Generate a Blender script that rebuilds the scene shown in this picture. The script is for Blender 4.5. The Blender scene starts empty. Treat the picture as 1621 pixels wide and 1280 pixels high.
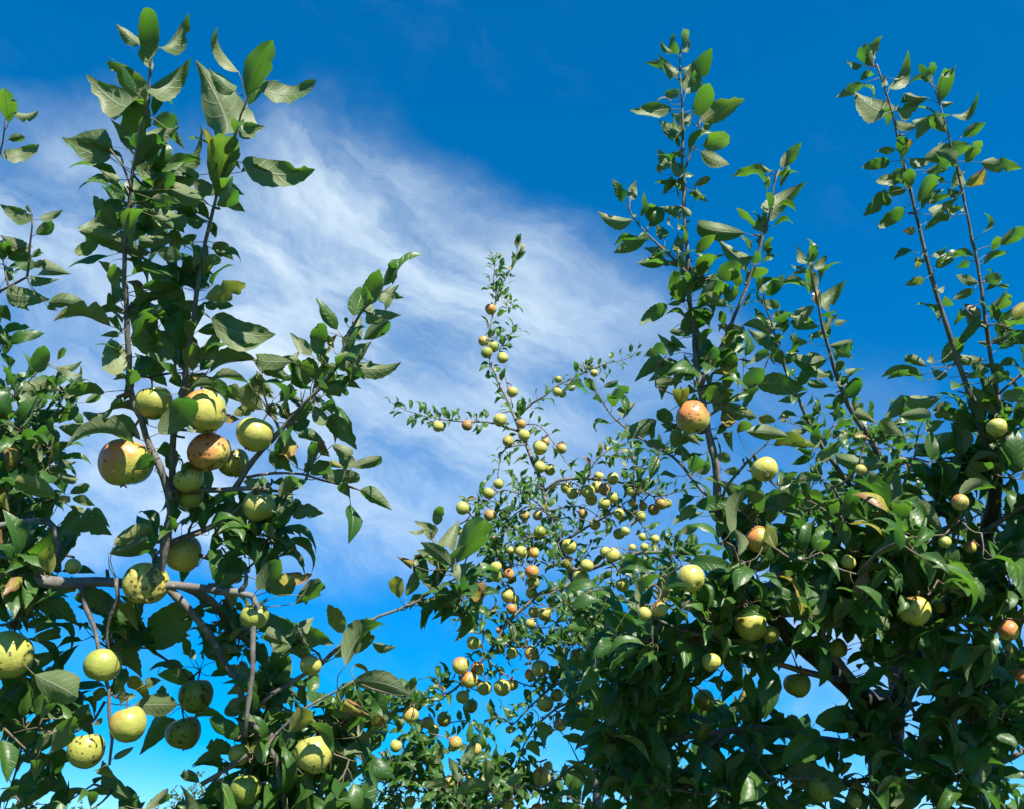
import bpy, math, random
import numpy as np
from mathutils import Vector, Matrix

scene = bpy.context.scene
R = math.radians

# ---------------------------------------------------------------- camera
F_PX, CX, CY = 1450.0, 810.5, 640.0          # photo focal length and centre in photo pixels (1621 x 1280)
CAM = np.array([0.0, 0.0, 1.62]); PITCH = R(27)
cam_data = bpy.data.cameras.new("camera")
cam_data.sensor_width = 36.0
cam_data.lens = 36.0 * F_PX / 1621.0
cam_data.clip_start = 0.05
cam_data.clip_end = 6000
cam = bpy.data.objects.new("camera", cam_data)
scene.collection.objects.link(cam)
cam.location = CAM
cam.rotation_euler = (R(90) + PITCH, 0, 0)
scene.camera = cam
FWD = np.array([0, math.cos(PITCH), math.sin(PITCH)])
UP = np.array([0, -math.sin(PITCH), math.cos(PITCH)])
RIGHT = np.array([1.0, 0, 0])

def at(px, py, d):
    "world point seen at a photo pixel, d metres along the view axis"
    return CAM + d * (FWD + RIGHT * ((px - CX) / F_PX) + UP * ((CY - py) / F_PX))

def project(p):
    q = np.asarray(p) - CAM
    z = q @ FWD
    return CX + F_PX * (q @ RIGHT) / z, CY - F_PX * (q @ UP) / z, z

def unit(v):
    v = np.asarray(v, float)
    return v / max(np.linalg.norm(v), 1e-9)

# ---------------------------------------------------------------- light
SUN_EL, SUN_AZ = R(43), R(26)                # the sun stands behind the camera, a little to the right
SUN = np.array([math.sin(SUN_AZ) * math.cos(SUN_EL), -math.cos(SUN_AZ) * math.cos(SUN_EL), math.sin(SUN_EL)])
sun_data = bpy.data.lights.new("sun", 'SUN')
sun_data.energy = 5.0
sun_data.angle = R(0.53)
sun_data.color = (1.0, 0.93, 0.82)
sun = bpy.data.objects.new("sun", sun_data)
scene.collection.objects.link(sun)
sun.rotation_euler = Vector(SUN).to_track_quat('Z', 'Y').to_euler()
sun.location = (3, -6, 8)

class NT:
    "short node-tree writer"
    def __init__(self, tree):
        self.t = tree; self.n = tree.nodes; self.l = tree.links
    def node(self, typ, **kw):
        nd = self.n.new(typ)
        for k, v in kw.items():
            setattr(nd, k, v)
        return nd
    def put(self, sock, v):
        if hasattr(v, 'is_output'):
            self.l.new(v, sock)
        elif v is not None:
            if isinstance(v, (tuple, list, np.ndarray)):
                v = tuple(float(a) for a in v)
                if len(v) == 3 and sock.type == 'RGBA':
                    v = v + (1.0,)
            sock.default_value = v
    def m(self, op, a, b=None, c=None, clamp=False):
        nd = self.node('ShaderNodeMath', operation=op, use_clamp=clamp)
        for i, v in enumerate((a, b, c)):
            if v is not None:
                self.put(nd.inputs[i], v)
        return nd.outputs[0]
    def dot(self, a, b):
        nd = self.node('ShaderNodeVectorMath', operation='DOT_PRODUCT')
        self.put(nd.inputs[0], a); self.put(nd.inputs[1], b)
        return nd.outputs['Value']
    def vm(self, op, a, b=None):
        nd = self.node('ShaderNodeVectorMath', operation=op)
        self.put(nd.inputs[0], a)
        if b is not None:
            self.put(nd.inputs[1], b)
        return nd.outputs[0]
    def step(self, x, lo, hi, a=0.0, b=1.0):
        nd = self.node('ShaderNodeMapRange', interpolation_type='SMOOTHSTEP')
        for i, v in enumerate((x, lo, hi, a, b)):
            self.put(nd.inputs[i], v)
        return nd.outputs[0]
    def mix(self, f, a, b, blend='MIX'):
        nd = self.node('ShaderNodeMix', data_type='RGBA', blend_type=blend)
        self.put(nd.inputs['Factor'], f); self.put(nd.inputs[6], a); self.put(nd.inputs[7], b)
        return nd.outputs[2]
    def noise(self, vec, scale, detail=3, rough=.55, dist=0.0, out='Fac'):
        nd = self.node('ShaderNodeTexNoise')
        if vec is not None:
            self.put(nd.inputs['Vector'], vec)
        for k, v in (('Scale', scale), ('Detail', detail), ('Roughness', rough), ('Distortion', dist)):
            self.put(nd.inputs[k], v)
        return nd.outputs[out]
    def voronoi(self, vec, scale, out='Distance', rand=1.0):
        nd = self.node('ShaderNodeTexVoronoi')
        self.put(nd.inputs['Vector'], vec); self.put(nd.inputs['Scale'], scale); self.put(nd.inputs['Randomness'], rand)
        return nd.outputs[out]
    def comb(self, x, y, z):
        nd = self.node('ShaderNodeCombineXYZ')
        for i, v in enumerate((x, y, z)):
            self.put(nd.inputs[i], v)
        return nd.outputs[0]

# ---------------------------------------------------------------- sky: clear blue with thin streaked cirrus
world = bpy.data.worlds.new("World"); scene.world = world
world.use_nodes = True
wt = NT(world.node_tree); wt.n.clear()
sky = wt.node('ShaderNodeTexSky', sky_type='NISHITA')
sky.sun_disc = False
sky.sun_elevation = SUN_EL
sky.sun_rotation = R(180) - SUN_AZ
sky.air_density = 0.5
sky.dust_density = 0.0
sky.ozone_density = 2.5
hs = wt.node('ShaderNodeHueSaturation')
hs.inputs['Hue'].default_value = 0.501
hs.inputs['Saturation'].default_value = 2.05
hs.inputs['Value'].default_value = 2.3
gam = wt.node('ShaderNodeGamma'); gam.inputs['Gamma'].default_value = 0.64
wt.l.new(sky.outputs[0], gam.inputs['Color'])
wt.l.new(gam.outputs[0], hs.inputs['Color'])

def ray(px, py):
    return unit(at(px, py, 1.0) - CAM)
def plane_below(p, q):
    "normal of the plane through two sky directions, positive below the line"
    n = unit(np.cross(ray(*p), ray(*q)))
    return n if n @ ray((p[0] + q[0]) / 2, (p[1] + q[1]) / 2 + 100) > 0 else -n

geo = wt.node('ShaderNodeTexCoord').outputs['Generated']
D = wt.vm('NORMALIZE', geo)
e1 = unit(ray(1050, 560) - ray(450, 250)); e3 = ray(700, 500); e2 = np.cross(e3, e1)
wob = wt.noise(D, 2.8, 7, .58, .3, 'Color')
Dw = wt.vm('ADD', D, wt.vm('MULTIPLY', wt.vm('SUBTRACT', wob, (.5, .5, .5)), (.20, .20, .20)))
streak_v = wt.comb(wt.m('MULTIPLY', wt.dot(Dw, e1), 2.4), wt.m('MULTIPLY', wt.dot(Dw, e2), 8.0), wt.m('MULTIPLY', wt.dot(Dw, e3), 3.0))
streak = wt.noise(streak_v, 1.7, 10, .62, .35)
fibre_v = wt.comb(wt.m('MULTIPLY', wt.dot(Dw, e1), 5.0), wt.m('MULTIPLY', wt.dot(Dw, e2), 26.0), wt.m('MULTIPLY', wt.dot(Dw, e3), 8.0))
fibre = wt.noise(fibre_v, 1.5, 8, .6, .6)
puff = wt.noise(Dw, 4.6, 9, .6, .3)
soft = wt.noise(D, 2.2, 3, .5, .2)
h1 = wt.step(wt.dot(Dw, plane_below((-100, 170), (560, 165))), -.02, .085)
h2 = wt.step(wt.dot(Dw, plane_below((530, 160), (1060, 425))), -.02, .075)
h3 = wt.m('SUBTRACT', 1.0, wt.step(wt.dot(Dw, plane_below((200, 885), (760, 925))), -.05, .015))
h4 = wt.m('SUBTRACT', 1.0, wt.step(wt.dot(Dw, plane_below((820, 950), (1200, 480))), -.14, .05))
body = wt.m('MULTIPLY', wt.m('MULTIPLY', h1, h2), wt.m('MULTIPLY', h3, wt.m('ADD', wt.m('MULTIPLY', h4, .72), .28)))
tex = wt.m('ADD', wt.m('ADD', wt.m('MULTIPLY', streak, .52), wt.m('MULTIPLY', puff, .38)), wt.m('MULTIPLY', fibre, .10))
cirrus = wt.m('MULTIPLY', body, wt.m('MULTIPLY', wt.step(tex, .34, .67, .16, 1.0), wt.step(soft, .34, .60, .62, 1.0)))
low = wt.step(wt.dot(Dw, plane_below((1000, 560), (1621, 520))), -.03, .25)
patchy = wt.m('MULTIPLY', wt.m('MULTIPLY', low, wt.step(wt.dot(Dw, (1, 0, 0)), -.12, .22, .12, 1.0)), wt.step(wt.m('ADD', wt.m('MULTIPLY', puff, .7), wt.m('MULTIPLY', soft, .3)), .42, .66, 0.0, .62))
thin = wt.m('MULTIPLY', wt.step(tex, .50, .85, 0.0, .10), 1.0)
cover = wt.m('MAXIMUM', wt.m('MAXIMUM', wt.m('MULTIPLY', cirrus, .92), wt.m('MULTIPLY', patchy, .8)), thin)
col = wt.mix(cover, hs.outputs[0], (4.9, 5.9, 6.6))
bg = wt.node('ShaderNodeBackground'); bg.inputs['Strength'].default_value = 0.068
wt.l.new(col, bg.inputs['Color'])
wo = wt.node('ShaderNodeOutputWorld'); wt.l.new(bg.outputs[0], wo.inputs['Surface'])

vs = scene.view_settings
vs.view_transform = 'Standard'; vs.look = 'None'; vs.exposure = 1.32; vs.gamma = 1.0; vs.use_curve_mapping = False
scene.cycles.use_denoising = True
scene.cycles.max_bounces = 6
scene.cycles.diffuse_bounces = 3
scene.cycles.glossy_bounces = 2
scene.cycles.transmission_bounces = 4
scene.cycles.use_adaptive_sampling = True
scene.cycles.adaptive_threshold = 0.02

# ---------------------------------------------------------------- materials
def material(name):
    mt = bpy.data.materials.new(name); mt.use_nodes = True
    t = NT(mt.node_tree); t.n.clear()
    out = t.node('ShaderNodeOutputMaterial')
    return mt, t, out

def leaf_material():
    mt, t, out = material("apple_leaf")
    uv = t.node('ShaderNodeUVMap').outputs[0]
    sep = t.node('ShaderNodeSeparateXYZ'); t.put(sep.inputs[0], uv)
    u, v0 = sep.outputs[0], sep.outputs[1]
    v = t.m('ABSOLUTE', t.m('SUBTRACT', t.m('MULTIPLY', v0, 2.0), 1.0))          # 0 midrib, 1 edge
    rnd = t.node('ShaderNodeObjectInfo').outputs['Random']
    arnd = t.node('ShaderNodeAttribute', attribute_name='rnd').outputs['Fac']
    rr = t.m('FRACT', t.m('ADD', rnd, arnd))
    r2 = t.m('FRACT', t.m('MULTIPLY', rr, 17.31)); r3 = t.m('FRACT', t.m('MULTIPLY', rr, 53.7))
    age = t.m('ADD', t.node('ShaderNodeAttribute', attribute_name='age', attribute_type='OBJECT').outputs['Fac'],
              t.node('ShaderNodeAttribute', attribute_name='leaf_age').outputs['Fac'])
    back = t.node('ShaderNodeNewGeometry').outputs['Backfacing']
    pos = t.vm('ADD', t.comb(t.m('MULTIPLY', u, 2.0), v0, 0.0), t.vm('MULTIPLY', t.comb(rr, r2, r3), (40, 40, 40)))
    # veins: midrib and slanting side veins
    vein_t = t.m('FRACT', t.m('MULTIPLY', t.m('SUBTRACT', u, t.m('MULTIPLY', v, .17)), 7.5))
    side = t.step(t.m('ABSOLUTE', t.m('SUBTRACT', vein_t, .5)), .035, .13, 1.0, 0.0)
    side = t.m('MULTIPLY', side, t.step(v, .98, .75))
    midrib = t.step(v, .03, .085, 1.0, 0.0)
    vein = t.m('MAXIMUM', midrib, t.m('MULTIPLY', side, .55))
    top = t.mix(r2, (.027, .078, .013), (.058, .128, .018))
    under = t.mix(r3, (.090, .135, .050), (.171, .203, .104))
    mott = t.noise(pos, 3.0, 4, .6)
    top = t.mix(t.m('MULTIPLY', mott, .5), top, (.024, .084, .016))
    top = t.mix(t.m('MULTIPLY', vein, .35), top, (.08, .17, .06))
    under = t.mix(t.m('MULTIPLY', vein, .55), under, (.288, .312, .224))
    base = t.mix(back, top, under)
    # ageing: yellow, then brown from tip and edge, plus scab specks
    yel = t.step(t.m('ADD', age, t.m('MULTIPLY', t.m('SUBTRACT', mott, .5), .5)), .15, .6, 0, .85)
    base = t.mix(yel, base, (.30, .27, .045))
    edge = t.m('ADD', t.m('MULTIPLY', u, .35), t.m('MULTIPLY', v, .35))
    brn = t.step(t.m('ADD', t.m('ADD', t.m('MULTIPLY', age, .62), edge), t.m('MULTIPLY', mott, .55)), 1.08, 1.2)
    base = t.mix(t.m('MULTIPLY', brn, .92), base, t.mix(mott, (.16, .055, .02), (.34, .20, .11)))
    n2 = t.noise(pos, 9.0, 2, .5)
    lots = t.step(r3, .55, .95, .0, .085)
    spk = t.step(t.m('ADD', n2, lots), .735, .77)
    base = t.mix(t.m('MULTIPLY', spk, .85), base, (.075, .035, .012))
    bsdf = t.node('ShaderNodeBsdfPrincipled')
    t.put(bsdf.inputs['Base Color'], base)
    t.put(bsdf.inputs['Roughness'], t.m('ADD', t.m('MULTIPLY', back, .12), t.m('ADD', .34, t.m('MULTIPLY', mott, .12))))
    t.put(bsdf.inputs['Specular IOR Level'], t.m('SUBTRACT', .5, t.m('MULTIPLY', back, .15)))
    tr = t.node('ShaderNodeBsdfTranslucent')
    glow = t.mix(r2, (.065, .25, .020), (.15, .36, .024))
    glow = t.mix(t.m('MULTIPLY', vein, .5), glow, (.03, .14, .02))
    glow = t.mix(yel, glow, (.42, .36, .05))
    glow = t.mix(t.m('MAXIMUM', brn, spk), glow, (.16, .06, .015))
    t.put(tr.inputs['Color'], glow)
    mixs = t.node('ShaderNodeMixShader'); mixs.inputs[0].default_value = .33
    t.l.new(bsdf.outputs[0], mixs.inputs[1]); t.l.new(tr.outputs[0], mixs.inputs[2])
    bump = t.node('ShaderNodeBump'); bump.inputs['Strength'].default_value = .55; bump.inputs['Distance'].default_value = .0012
    quilt = t.m('SUBTRACT', t.m('MULTIPLY', mott, .8), t.m('MULTIPLY', vein, 1.0))
    t.put(bump.inputs['Height'], quilt)
    t.l.new(bump.outputs[0], bsdf.inputs['Normal'])
    t.l.new(mixs.outputs[0], out.inputs['Surface'])
    return mt

def bark_material(name, a, b, scale):
    mt, t, out = material(name)
    co = t.node('ShaderNodeTexCoord').outputs['Object']
    n1 = t.noise(co, scale, 6, .65); n2 = t.noise(co, scale * 5, 3, .6)
    lent = t.step(t.voronoi(co, scale * 2.3), .12, .2, 1, 0)
    c = t.mix(t.step(n1, .32, .7), a, b)
    c = t.mix(t.m('MULTIPLY', lent, .5), c, (.36, .31, .25))
    c = t.mix(t.m('MULTIPLY', t.step(n2, .5, .8), .4), c, (.05, .045, .035))
    bs = t.node('ShaderNodeBsdfPrincipled'); t.put(bs.inputs['Base Color'], c)
    bs.inputs['Roughness'].default_value = .72
    bump = t.node('ShaderNodeBump'); bump.inputs['Strength'].default_value = .7; bump.inputs['Distance'].default_value = .003
    t.put(bump.inputs['Height'], t.m('ADD', n1, t.m('MULTIPLY', n2, .5)))
    t.l.new(bump.outputs[0], bs.inputs['Normal'])
    t.l.new(bs.outputs[0], out.inputs['Surface'])
    return mt

def petiole_material():
    mt, t, out = material("leaf_stalk")
    co = t.node('ShaderNodeTexCoord').outputs['Object']
    c = t.mix(t.noise(co, 14, 2), (.09, .12, .035), (.13, .085, .045))
    bs = t.node('ShaderNodeBsdfPrincipled'); t.put(bs.inputs['Base Color'], c); bs.inputs['Roughness'].default_value = .55
    t.l.new(bs.outputs[0], out.inputs['Surface'])
    return mt

def apple_material():
    mt, t, out = material("apple_skin")
    co = t.node('ShaderNodeTexCoord').outputs['Object']                 # unit apple, stalk up +Z
    def prop(n):
        return t.node('ShaderNodeAttribute', attribute_name=n, attribute_type='OBJECT').outputs['Fac']
    blush, spots, russet, green = prop('blush'), prop('spots'), prop('russet'), prop('green')
    rnd = t.node('ShaderNodeObjectInfo').outputs['Random']
    off = t.vm('MULTIPLY', t.comb(rnd, t.m('FRACT', t.m('MULTIPLY', rnd, 7.3)), t.m('FRACT', t.m('MULTIPLY', rnd, 31.7))), (20, 20, 20))
    p = t.vm('ADD', co, off)
    sep = t.node('ShaderNodeSeparateXYZ'); t.put(sep.inputs[0], co)
    n1 = t.noise(p, 1.4, 4, .6); n3 = t.noise(p, 5, 5, .65)
    c = t.mix(t.step(n1, .35, .65), (.46, .41, .09), (.39, .39, .10))
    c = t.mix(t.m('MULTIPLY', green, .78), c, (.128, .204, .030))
    c = t.mix(t.m('MULTIPLY', t.step(sep.outputs[2], .55, .95), .35), c, (.40, .44, .12))
    side = t.dot(co, (-.5, -.38, .5))
    flush = t.step(t.m('ADD', t.m('ADD', side, t.m('ADD', t.m('MULTIPLY', t.m('SUBTRACT', n1, .5), 1.3), t.m('MULTIPLY', t.m('SUBTRACT', n3, .5), .9))), t.m('SUBTRACT', t.m('MULTIPLY', blush, 1.0), .72)), -.30, .60)
    stripe = t.noise(t.vm('MULTIPLY', p, (6, 6, 1.2)), 2.2, 4, .6)
    red = t.mix(stripe, (.468, .064, .025), (.527, .221, .076))
    c = t.mix(t.m('MULTIPLY', t.m('MULTIPLY', flush, t.step(blush, .02, .5)), .88), c, red)
    rus = t.step(t.m('ADD', n3, t.m('MULTIPLY', russet, .34)), .62, .80)
    c = t.mix(t.m('MULTIPLY', rus, .8), c, t.mix(n1, (.20, .085, .03), (.32, .17, .06)))
    # pale lenticels and dark scab specks
    dots = t.step(t.voronoi(p, 9.0), .05, .10, 1, 0)
    c = t.mix(t.m('MULTIPLY', dots, .35), c, (.42, .36, .16))
    patch = t.noise(p, 1.9, 2, .5)
    vcol = t.node('ShaderNodeSeparateXYZ'); t.put(vcol.inputs[0], t.voronoi(p, 4.2, 'Color'))
    sc = t.m('ADD', t.voronoi(p, 4.2), t.m('MULTIPLY', t.m('SUBTRACT', n3, .5), .45))
    lim = t.m('MULTIPLY', t.m('MULTIPLY', t.m('MULTIPLY', spots, .80), t.m('POWER', vcol.outputs[0], 1.3)), t.step(patch, .38, .60))
    scab = t.step(sc, lim, t.m('ADD', lim, .12), 1, 0)
    scab = t.m('MULTIPLY', scab, t.step(spots, .05, .2))
    c = t.mix(t.m('MULTIPLY', scab, .82), c, t.mix(n1, (.018, .013, .007), (.07, .04, .015)))
    c = t.mix(t.m('MULTIPLY', t.step(n3, .42, .72), .30), c, (.30, .25, .06))
    bs = t.node('ShaderNodeBsdfPrincipled'); t.put(bs.inputs['Base Color'], c)
    t.put(bs.inputs['Roughness'], t.m('ADD', .36, t.m('MULTIPLY', t.m('ADD', rus, scab), .22)))
    bs.inputs['Specular IOR Level'].default_value = .4
    bs.inputs['Subsurface Weight'].default_value = .0
    bump = t.node('ShaderNodeBump'); bump.inputs['Strength'].default_value = .25; bump.inputs['Distance'].default_value = .01
    t.put(bump.inputs['Height'], t.m('SUBTRACT', n1, t.m('MULTIPLY', scab, .25)))
    t.l.new(bump.outputs[0], bs.inputs['Normal'])
    t.l.new(bs.outputs[0], out.inputs['Surface'])
    return mt

def ground_material():
    mt, t, out = material("orchard_grass")
    co = t.node('ShaderNodeTexCoord').outputs['Object']
    n1 = t.noise(co, .35, 5, .6); n2 = t.noise(co, 9, 5, .7)
    c = t.mix(n1, (.022, .050, .010), (.045, .070, .016))
    c = t.mix(t.step(n2, .5, .8), c, (.06, .06, .025))
    bs = t.node('ShaderNodeBsdfPrincipled'); t.put(bs.inputs['Base Color'], c); bs.inputs['Roughness'].default_value = .95
    bump = t.node('ShaderNodeBump'); bump.inputs['Distance'].default_value = .03
    t.put(bump.inputs['Height'], n2); t.l.new(bump.outputs[0], bs.inputs['Normal'])
    t.l.new(bs.outputs[0], out.inputs['Surface'])
    return mt

LEAF = leaf_material()
BARK = bark_material("grey_bark", (.070, .066, .060), (.170, .162, .150), 22)
TWIG = bark_material("young_twig_bark", (.068, .046, .034), (.136, .108, .084), 40)
DARK_BARK = bark_material("dark_trunk_bark", (.022, .019, .016), (.060, .052, .043), 14)  # old bark, its colour deepened so trunk and limbs read as shaded silhouettes
STALK = petiole_material()
SKIN = apple_material()
GRASS = ground_material()
# ---------------------------------------------------------------- DATA: left tree
# leaf line: base x, base y, tip x, tip y, width (photo-tile units, 4 per photo pixel), kind
# kind P pale underside, G green, T upper side; modifiers y yellowing, b blemished, r russet brown, h eaten, f in front
LEAF_A = """
@100 0
545 385 540 65 130 G
480 280 335 150 70 P
610 300 795 78 95 P
450 640 137 465 150 Ph
545 640 280 395 110 Gb
560 600 815 360 140 P
1015 850 825 350 260 P
1110 455 985 175 70 Pb
1170 610 1320 270 150 G
1245 555 1600 490 90 P
1080 580 920 430 90 P
1100 845 1285 800 100 P
1135 1030 1605 1075 150 P
970 1190 1030 890 180 Gb
420 950 500 640 130 G
375 880 300 755 70 P
520 910 745 795 110 P
570 790 720 760 80 G
700 850 775 950 70 G
300 1000 0 870 110 P
310 930 20 880 120 G
860 1110 500 1080 150 P
360 1140 235 1075 55 P
460 1060 640 930 110 G
560 1220 700 1100 90 G
640 1150 860 1270 130 P
830 1150 960 1210 80 P
1040 1180 1150 1240 90 G
@0 300
345 0 345 0 0 -
740 240 600 50 110 G
740 170 490 250 80 P
730 110 800 140 40 P
870 380 510 270 120 G
620 330 490 410 70 P
800 590 625 455 75 G
760 700 700 535 100 P
715 755 690 655 75 G
1150 620 890 420 150 P
810 410 960 400 50 Gy
950 130 1185 195 110 P
960 60 1150 90 60 G
970 170 1095 245 60 G
1085 0 1265 60 120 P
1100 190 1170 280 70 G
1130 130 1280 200 90 P
1225 100 1330 200 70 G
1090 320 895 315 85 P
1115 400 1090 270 80 G
1130 340 1245 290 50 G
950 370 1030 380 50 G
1000 400 1150 420 90 G
1250 580 1150 420 100 P
1230 640 1090 470 110 P
1290 440 1400 450 100 G
1290 540 1340 450 70 Gy
1430 60 1555 145 60 Gb
1370 100 1500 10 120 G
1335 210 1365 310 50 G
1355 340 1480 450 70 Gb
1350 380 1420 400 40 P
1300 690 1550 600 120 Gyh
1300 740 1480 740 60 G
1210 740 1065 715 110 Gb
1240 850 1300 760 90 P
1250 900 1370 880 100 G
1350 1090 1400 870 90 Pb
950 640 1060 590 70 G
1040 680 1160 640 100 G
1090 1070 930 820 150 G
900 800 1040 770 110 G
860 940 990 900 70 G
870 1060 1050 1090 80 P
920 1000 1030 980 60 G
1040 830 1150 900 90 G
1220 1150 1220 990 150 G
1270 1010 1330 1060 60 G
720 820 780 920 70 G
750 920 635 930 45 G
700 950 725 1170 130 Pb
750 1000 810 1050 70 G
850 860 890 880 50 P
740 1190 840 1200 60 Gy
850 1130 1060 1250 80 G
960 1160 1050 1110 80 G
1090 1180 1160 1260 80 G
1165 1190 1245 1220 50 G
700 870 345 840 85 Gy
@60 280
1100 900 1515 1000 130 P
1110 910 1465 1030 70 P
1090 1240 1415 1185 80 G
@0 560
660 245 400 290 65 G
525 365 715 350 50 P
700 350 770 290 75 G
350 890 105 810 110 Gy
370 900 440 930 60 Pr
390 1250 480 960 130 P
500 1050 720 1150 150 G
570 1000 700 1100 70 G
940 450 660 380 60 Gb
890 540 540 505 90 G
850 570 430 590 90 Gf
970 660 830 740 110 Gf
1010 500 1190 300 180 Gf
1060 265 940 265 25 Gf
1200 470 1290 420 60 Pf
1120 460 1200 490 50 Gf
1010 590 1150 650 70 G
1150 700 1300 800 110 Gf
720 1200 950 1100 110 Gy
690 1260 930 1180 150 Gf
1000 1180 1100 1160 60 Pr
980 740 1010 1000 50 G
0 900 60 1000 100 Gy
@60 560
1080 210 1340 190 70 G
1420 350 1210 210 100 G
960 230 1170 260 50 Gf
1180 250 1330 320 70 Gb
1340 190 1500 290 100 G
1400 30 1560 80 110 P
1450 80 1600 180 130 Gb
1525 260 1610 230 80 G
1480 330 1530 390 60 G
1540 340 1600 440 60 G
1240 380 1380 330 60 Gy
1190 400 1280 410 50 Pr
1565 640 1610 520 80 Pr
1020 1000 1090 900 90 G
@400 400
710 360 690 230 70 P
720 330 800 110 100 G
830 210 870 65 65 G
830 320 930 200 100 P
890 270 960 290 50 G
720 390 950 395 95 P
640 540 690 400 140 P
590 450 590 410 60 G
370 650 235 505 80 P
400 640 430 455 95 G
450 510 520 610 50 G
510 620 540 515 35 Pr
545 730 760 560 120 P
610 710 940 690 110 P
630 725 715 810 70 G
600 740 620 810 40 G
740 690 775 720 35 G
570 830 690 865 55 G
420 860 580 860 90 G
390 800 520 740 80 G
340 840 370 680 110 Gb
430 650 510 590 80 P
250 680 300 620 70 P
240 690 50 660 100 P
300 820 250 700 60 G
90 710 230 780 130 Gb
0 680 60 700 40 G
20 780 140 900 80 G
170 940 260 870 80 G
0 880 70 990 100 G
240 930 330 950 50 G
110 960 160 1060 60 G
180 970 240 1080 70 G
395 920 460 940 50 P
380 970 450 1080 80 P
220 1120 380 990 60 G
490 1025 665 1250 120 G
290 1145 465 1205 70 G
210 1150 240 1280 90 Pr
355 1280 400 1190 70 G
410 1200 490 1270 90 Gyr
505 1215 620 1280 70 P
@360 640
270 300 420 430 150 G
330 580 400 460 110 G
520 390 540 240 70 G
570 250 650 330 100 Gyb
780 390 680 255 80 P
790 390 975 345 80 G
530 440 640 360 100 G
600 455 835 470 95 G
640 380 740 400 40 Gy
720 500 780 590 90 G
840 540 1045 670 85 G
410 640 620 690 100 P
310 680 400 600 70 P
230 740 330 800 80 G
280 800 370 930 90 P
400 890 460 970 60 G
320 960 490 1030 50 G
60 790 200 890 60 G
120 870 200 1040 120 G
230 940 290 1010 60 Pr
40 970 70 1130 90 G
190 1170 335 985 110 G
320 1100 540 1070 70 Pr
260 1180 430 1130 100 G
430 1260 590 1125 130 G
490 1210 500 1270 40 G
1310 830 1180 730 80 P
1250 790 1150 795 30 P
1320 760 1350 645 55 G
1390 890 1470 720 110 P
1450 1000 1620 740 170 G
1410 1010 1220 870 80 G
1390 1000 1200 920 70 P
1240 1110 1200 950 80 Grr
1165 1010 1070 960 80 Pr
1090 1225 1060 1090 90 Gy
1130 1210 1210 1040 80 G
1270 1150 1410 1020 95 P
1440 1080 1560 985 100 P
1500 1070 1610 1100 110 P
1180 1240 1400 1150 70 P
1240 1250 1420 1270 100 G
@360 880
1240 310 1510 380 110 G
1130 340 1280 330 30 G
410 590 200 300 170 P
430 500 690 560 150 G
450 480 550 380 80 P
730 480 640 310 130 Gy
680 640 760 560 90 G
750 690 1010 440 100 G
790 620 900 500 90 G
870 420 960 460 60 Gy
920 550 1070 570 50 P
800 690 890 750 30 Gyb
420 540 530 690 90 G
230 500 400 560 80 G
370 800 300 610 140 Gyf
300 780 0 870 90 Gyf
300 870 170 850 80 G
60 290 100 350 50 G
0 720 160 750 60 P
0 590 100 600 50 P
800 790 1160 880 110 G
1140 870 1190 760 50 G
680 960 850 1010 90 P
740 930 910 1010 90 Pr
610 1110 790 1060 120 P
750 1270 810 1165 90 P
850 1280 940 1080 110 P
830 1140 870 1030 45 G
920 1020 1010 1090 60 Gr
390 1110 530 980 110 Gy
@360 960
520 730 650 980 60 Gf
0 620 130 640 100 G
40 850 150 720 120 G
200 950 100 1250 200 G
480 1060 560 1240 130 G
600 1050 650 1190 120 G
650 930 840 1050 140 G
380 1200 500 1180 70 G
300 1000 420 1100 120 G
250 1180 120 1270 120 G
@0 850
320 230 300 60 80 Gyf
330 270 200 160 110 Gf
230 60 130 150 40 Pr
480 370 840 540 140 Gf
800 420 880 600 130 Gyf
250 370 510 570 130 Gf
370 360 490 340 40 Gyf
40 300 150 330 80 Prf
60 390 140 360 70 Gyf
850 380 940 410 30 Gyf
930 680 1180 430 200 G
700 480 880 650 140 G
200 800 415 715 100 P
220 870 480 1010 190 P
210 890 450 1080 130 G
60 1030 210 880 100 P
160 1050 210 910 70 P
0 960 60 1010 60 G
230 590 400 540 70 P
80 470 230 520 60 G
30 560 140 570 50 G
200 650 360 620 100 G
690 700 910 900 150 Gf
820 880 940 1050 70 Gyf
740 900 760 1080 60 G
590 1030 660 950 70 G
920 930 1030 900 90 P
1000 870 1190 960 100 G
1040 650 1200 640 60 P
1110 610 1210 620 50 P
1010 960 1080 1010 80 G
860 1060 1120 1060 110 P
770 1010 870 1000 60 P
1150 880 1220 930 80 G
1230 1150 1430 1140 70 G
1440 850 1600 830 70 P
1410 690 1530 720 50 P
1420 1110 1560 1060 80 G
1480 1230 1600 1170 120 G
1500 440 1545 470 50 G
1510 520 1600 560 80 G
590 1190 650 1150 50 G
300 1110 450 1110 40 P
270 1250 400 1150 70 P
320 1260 540 1120 150 G
170 1200 270 1140 60 P
@0 960
220 930 390 790 80 G
330 920 470 700 150 G
720 960 850 885 45 P
230 970 215 1105 90 G
270 1080 450 1190 110 G
90 1280 320 1135 110 G
0 1230 120 1130 90 G
640 1140 880 1250 170 G
640 1020 740 1090 90 Gy
360 1260 480 1150 120 Gy
600 1120 670 1070 40 P
1400 960 1210 1010 75 G
1480 930 1320 880 100 G
1260 1110 1150 1060 65 G
1370 1160 1400 1240 60 G
920 1280 1050 1190 80 G
1060 700 880 940 130 G
1480 850 1600 800 80 G
"""
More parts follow.
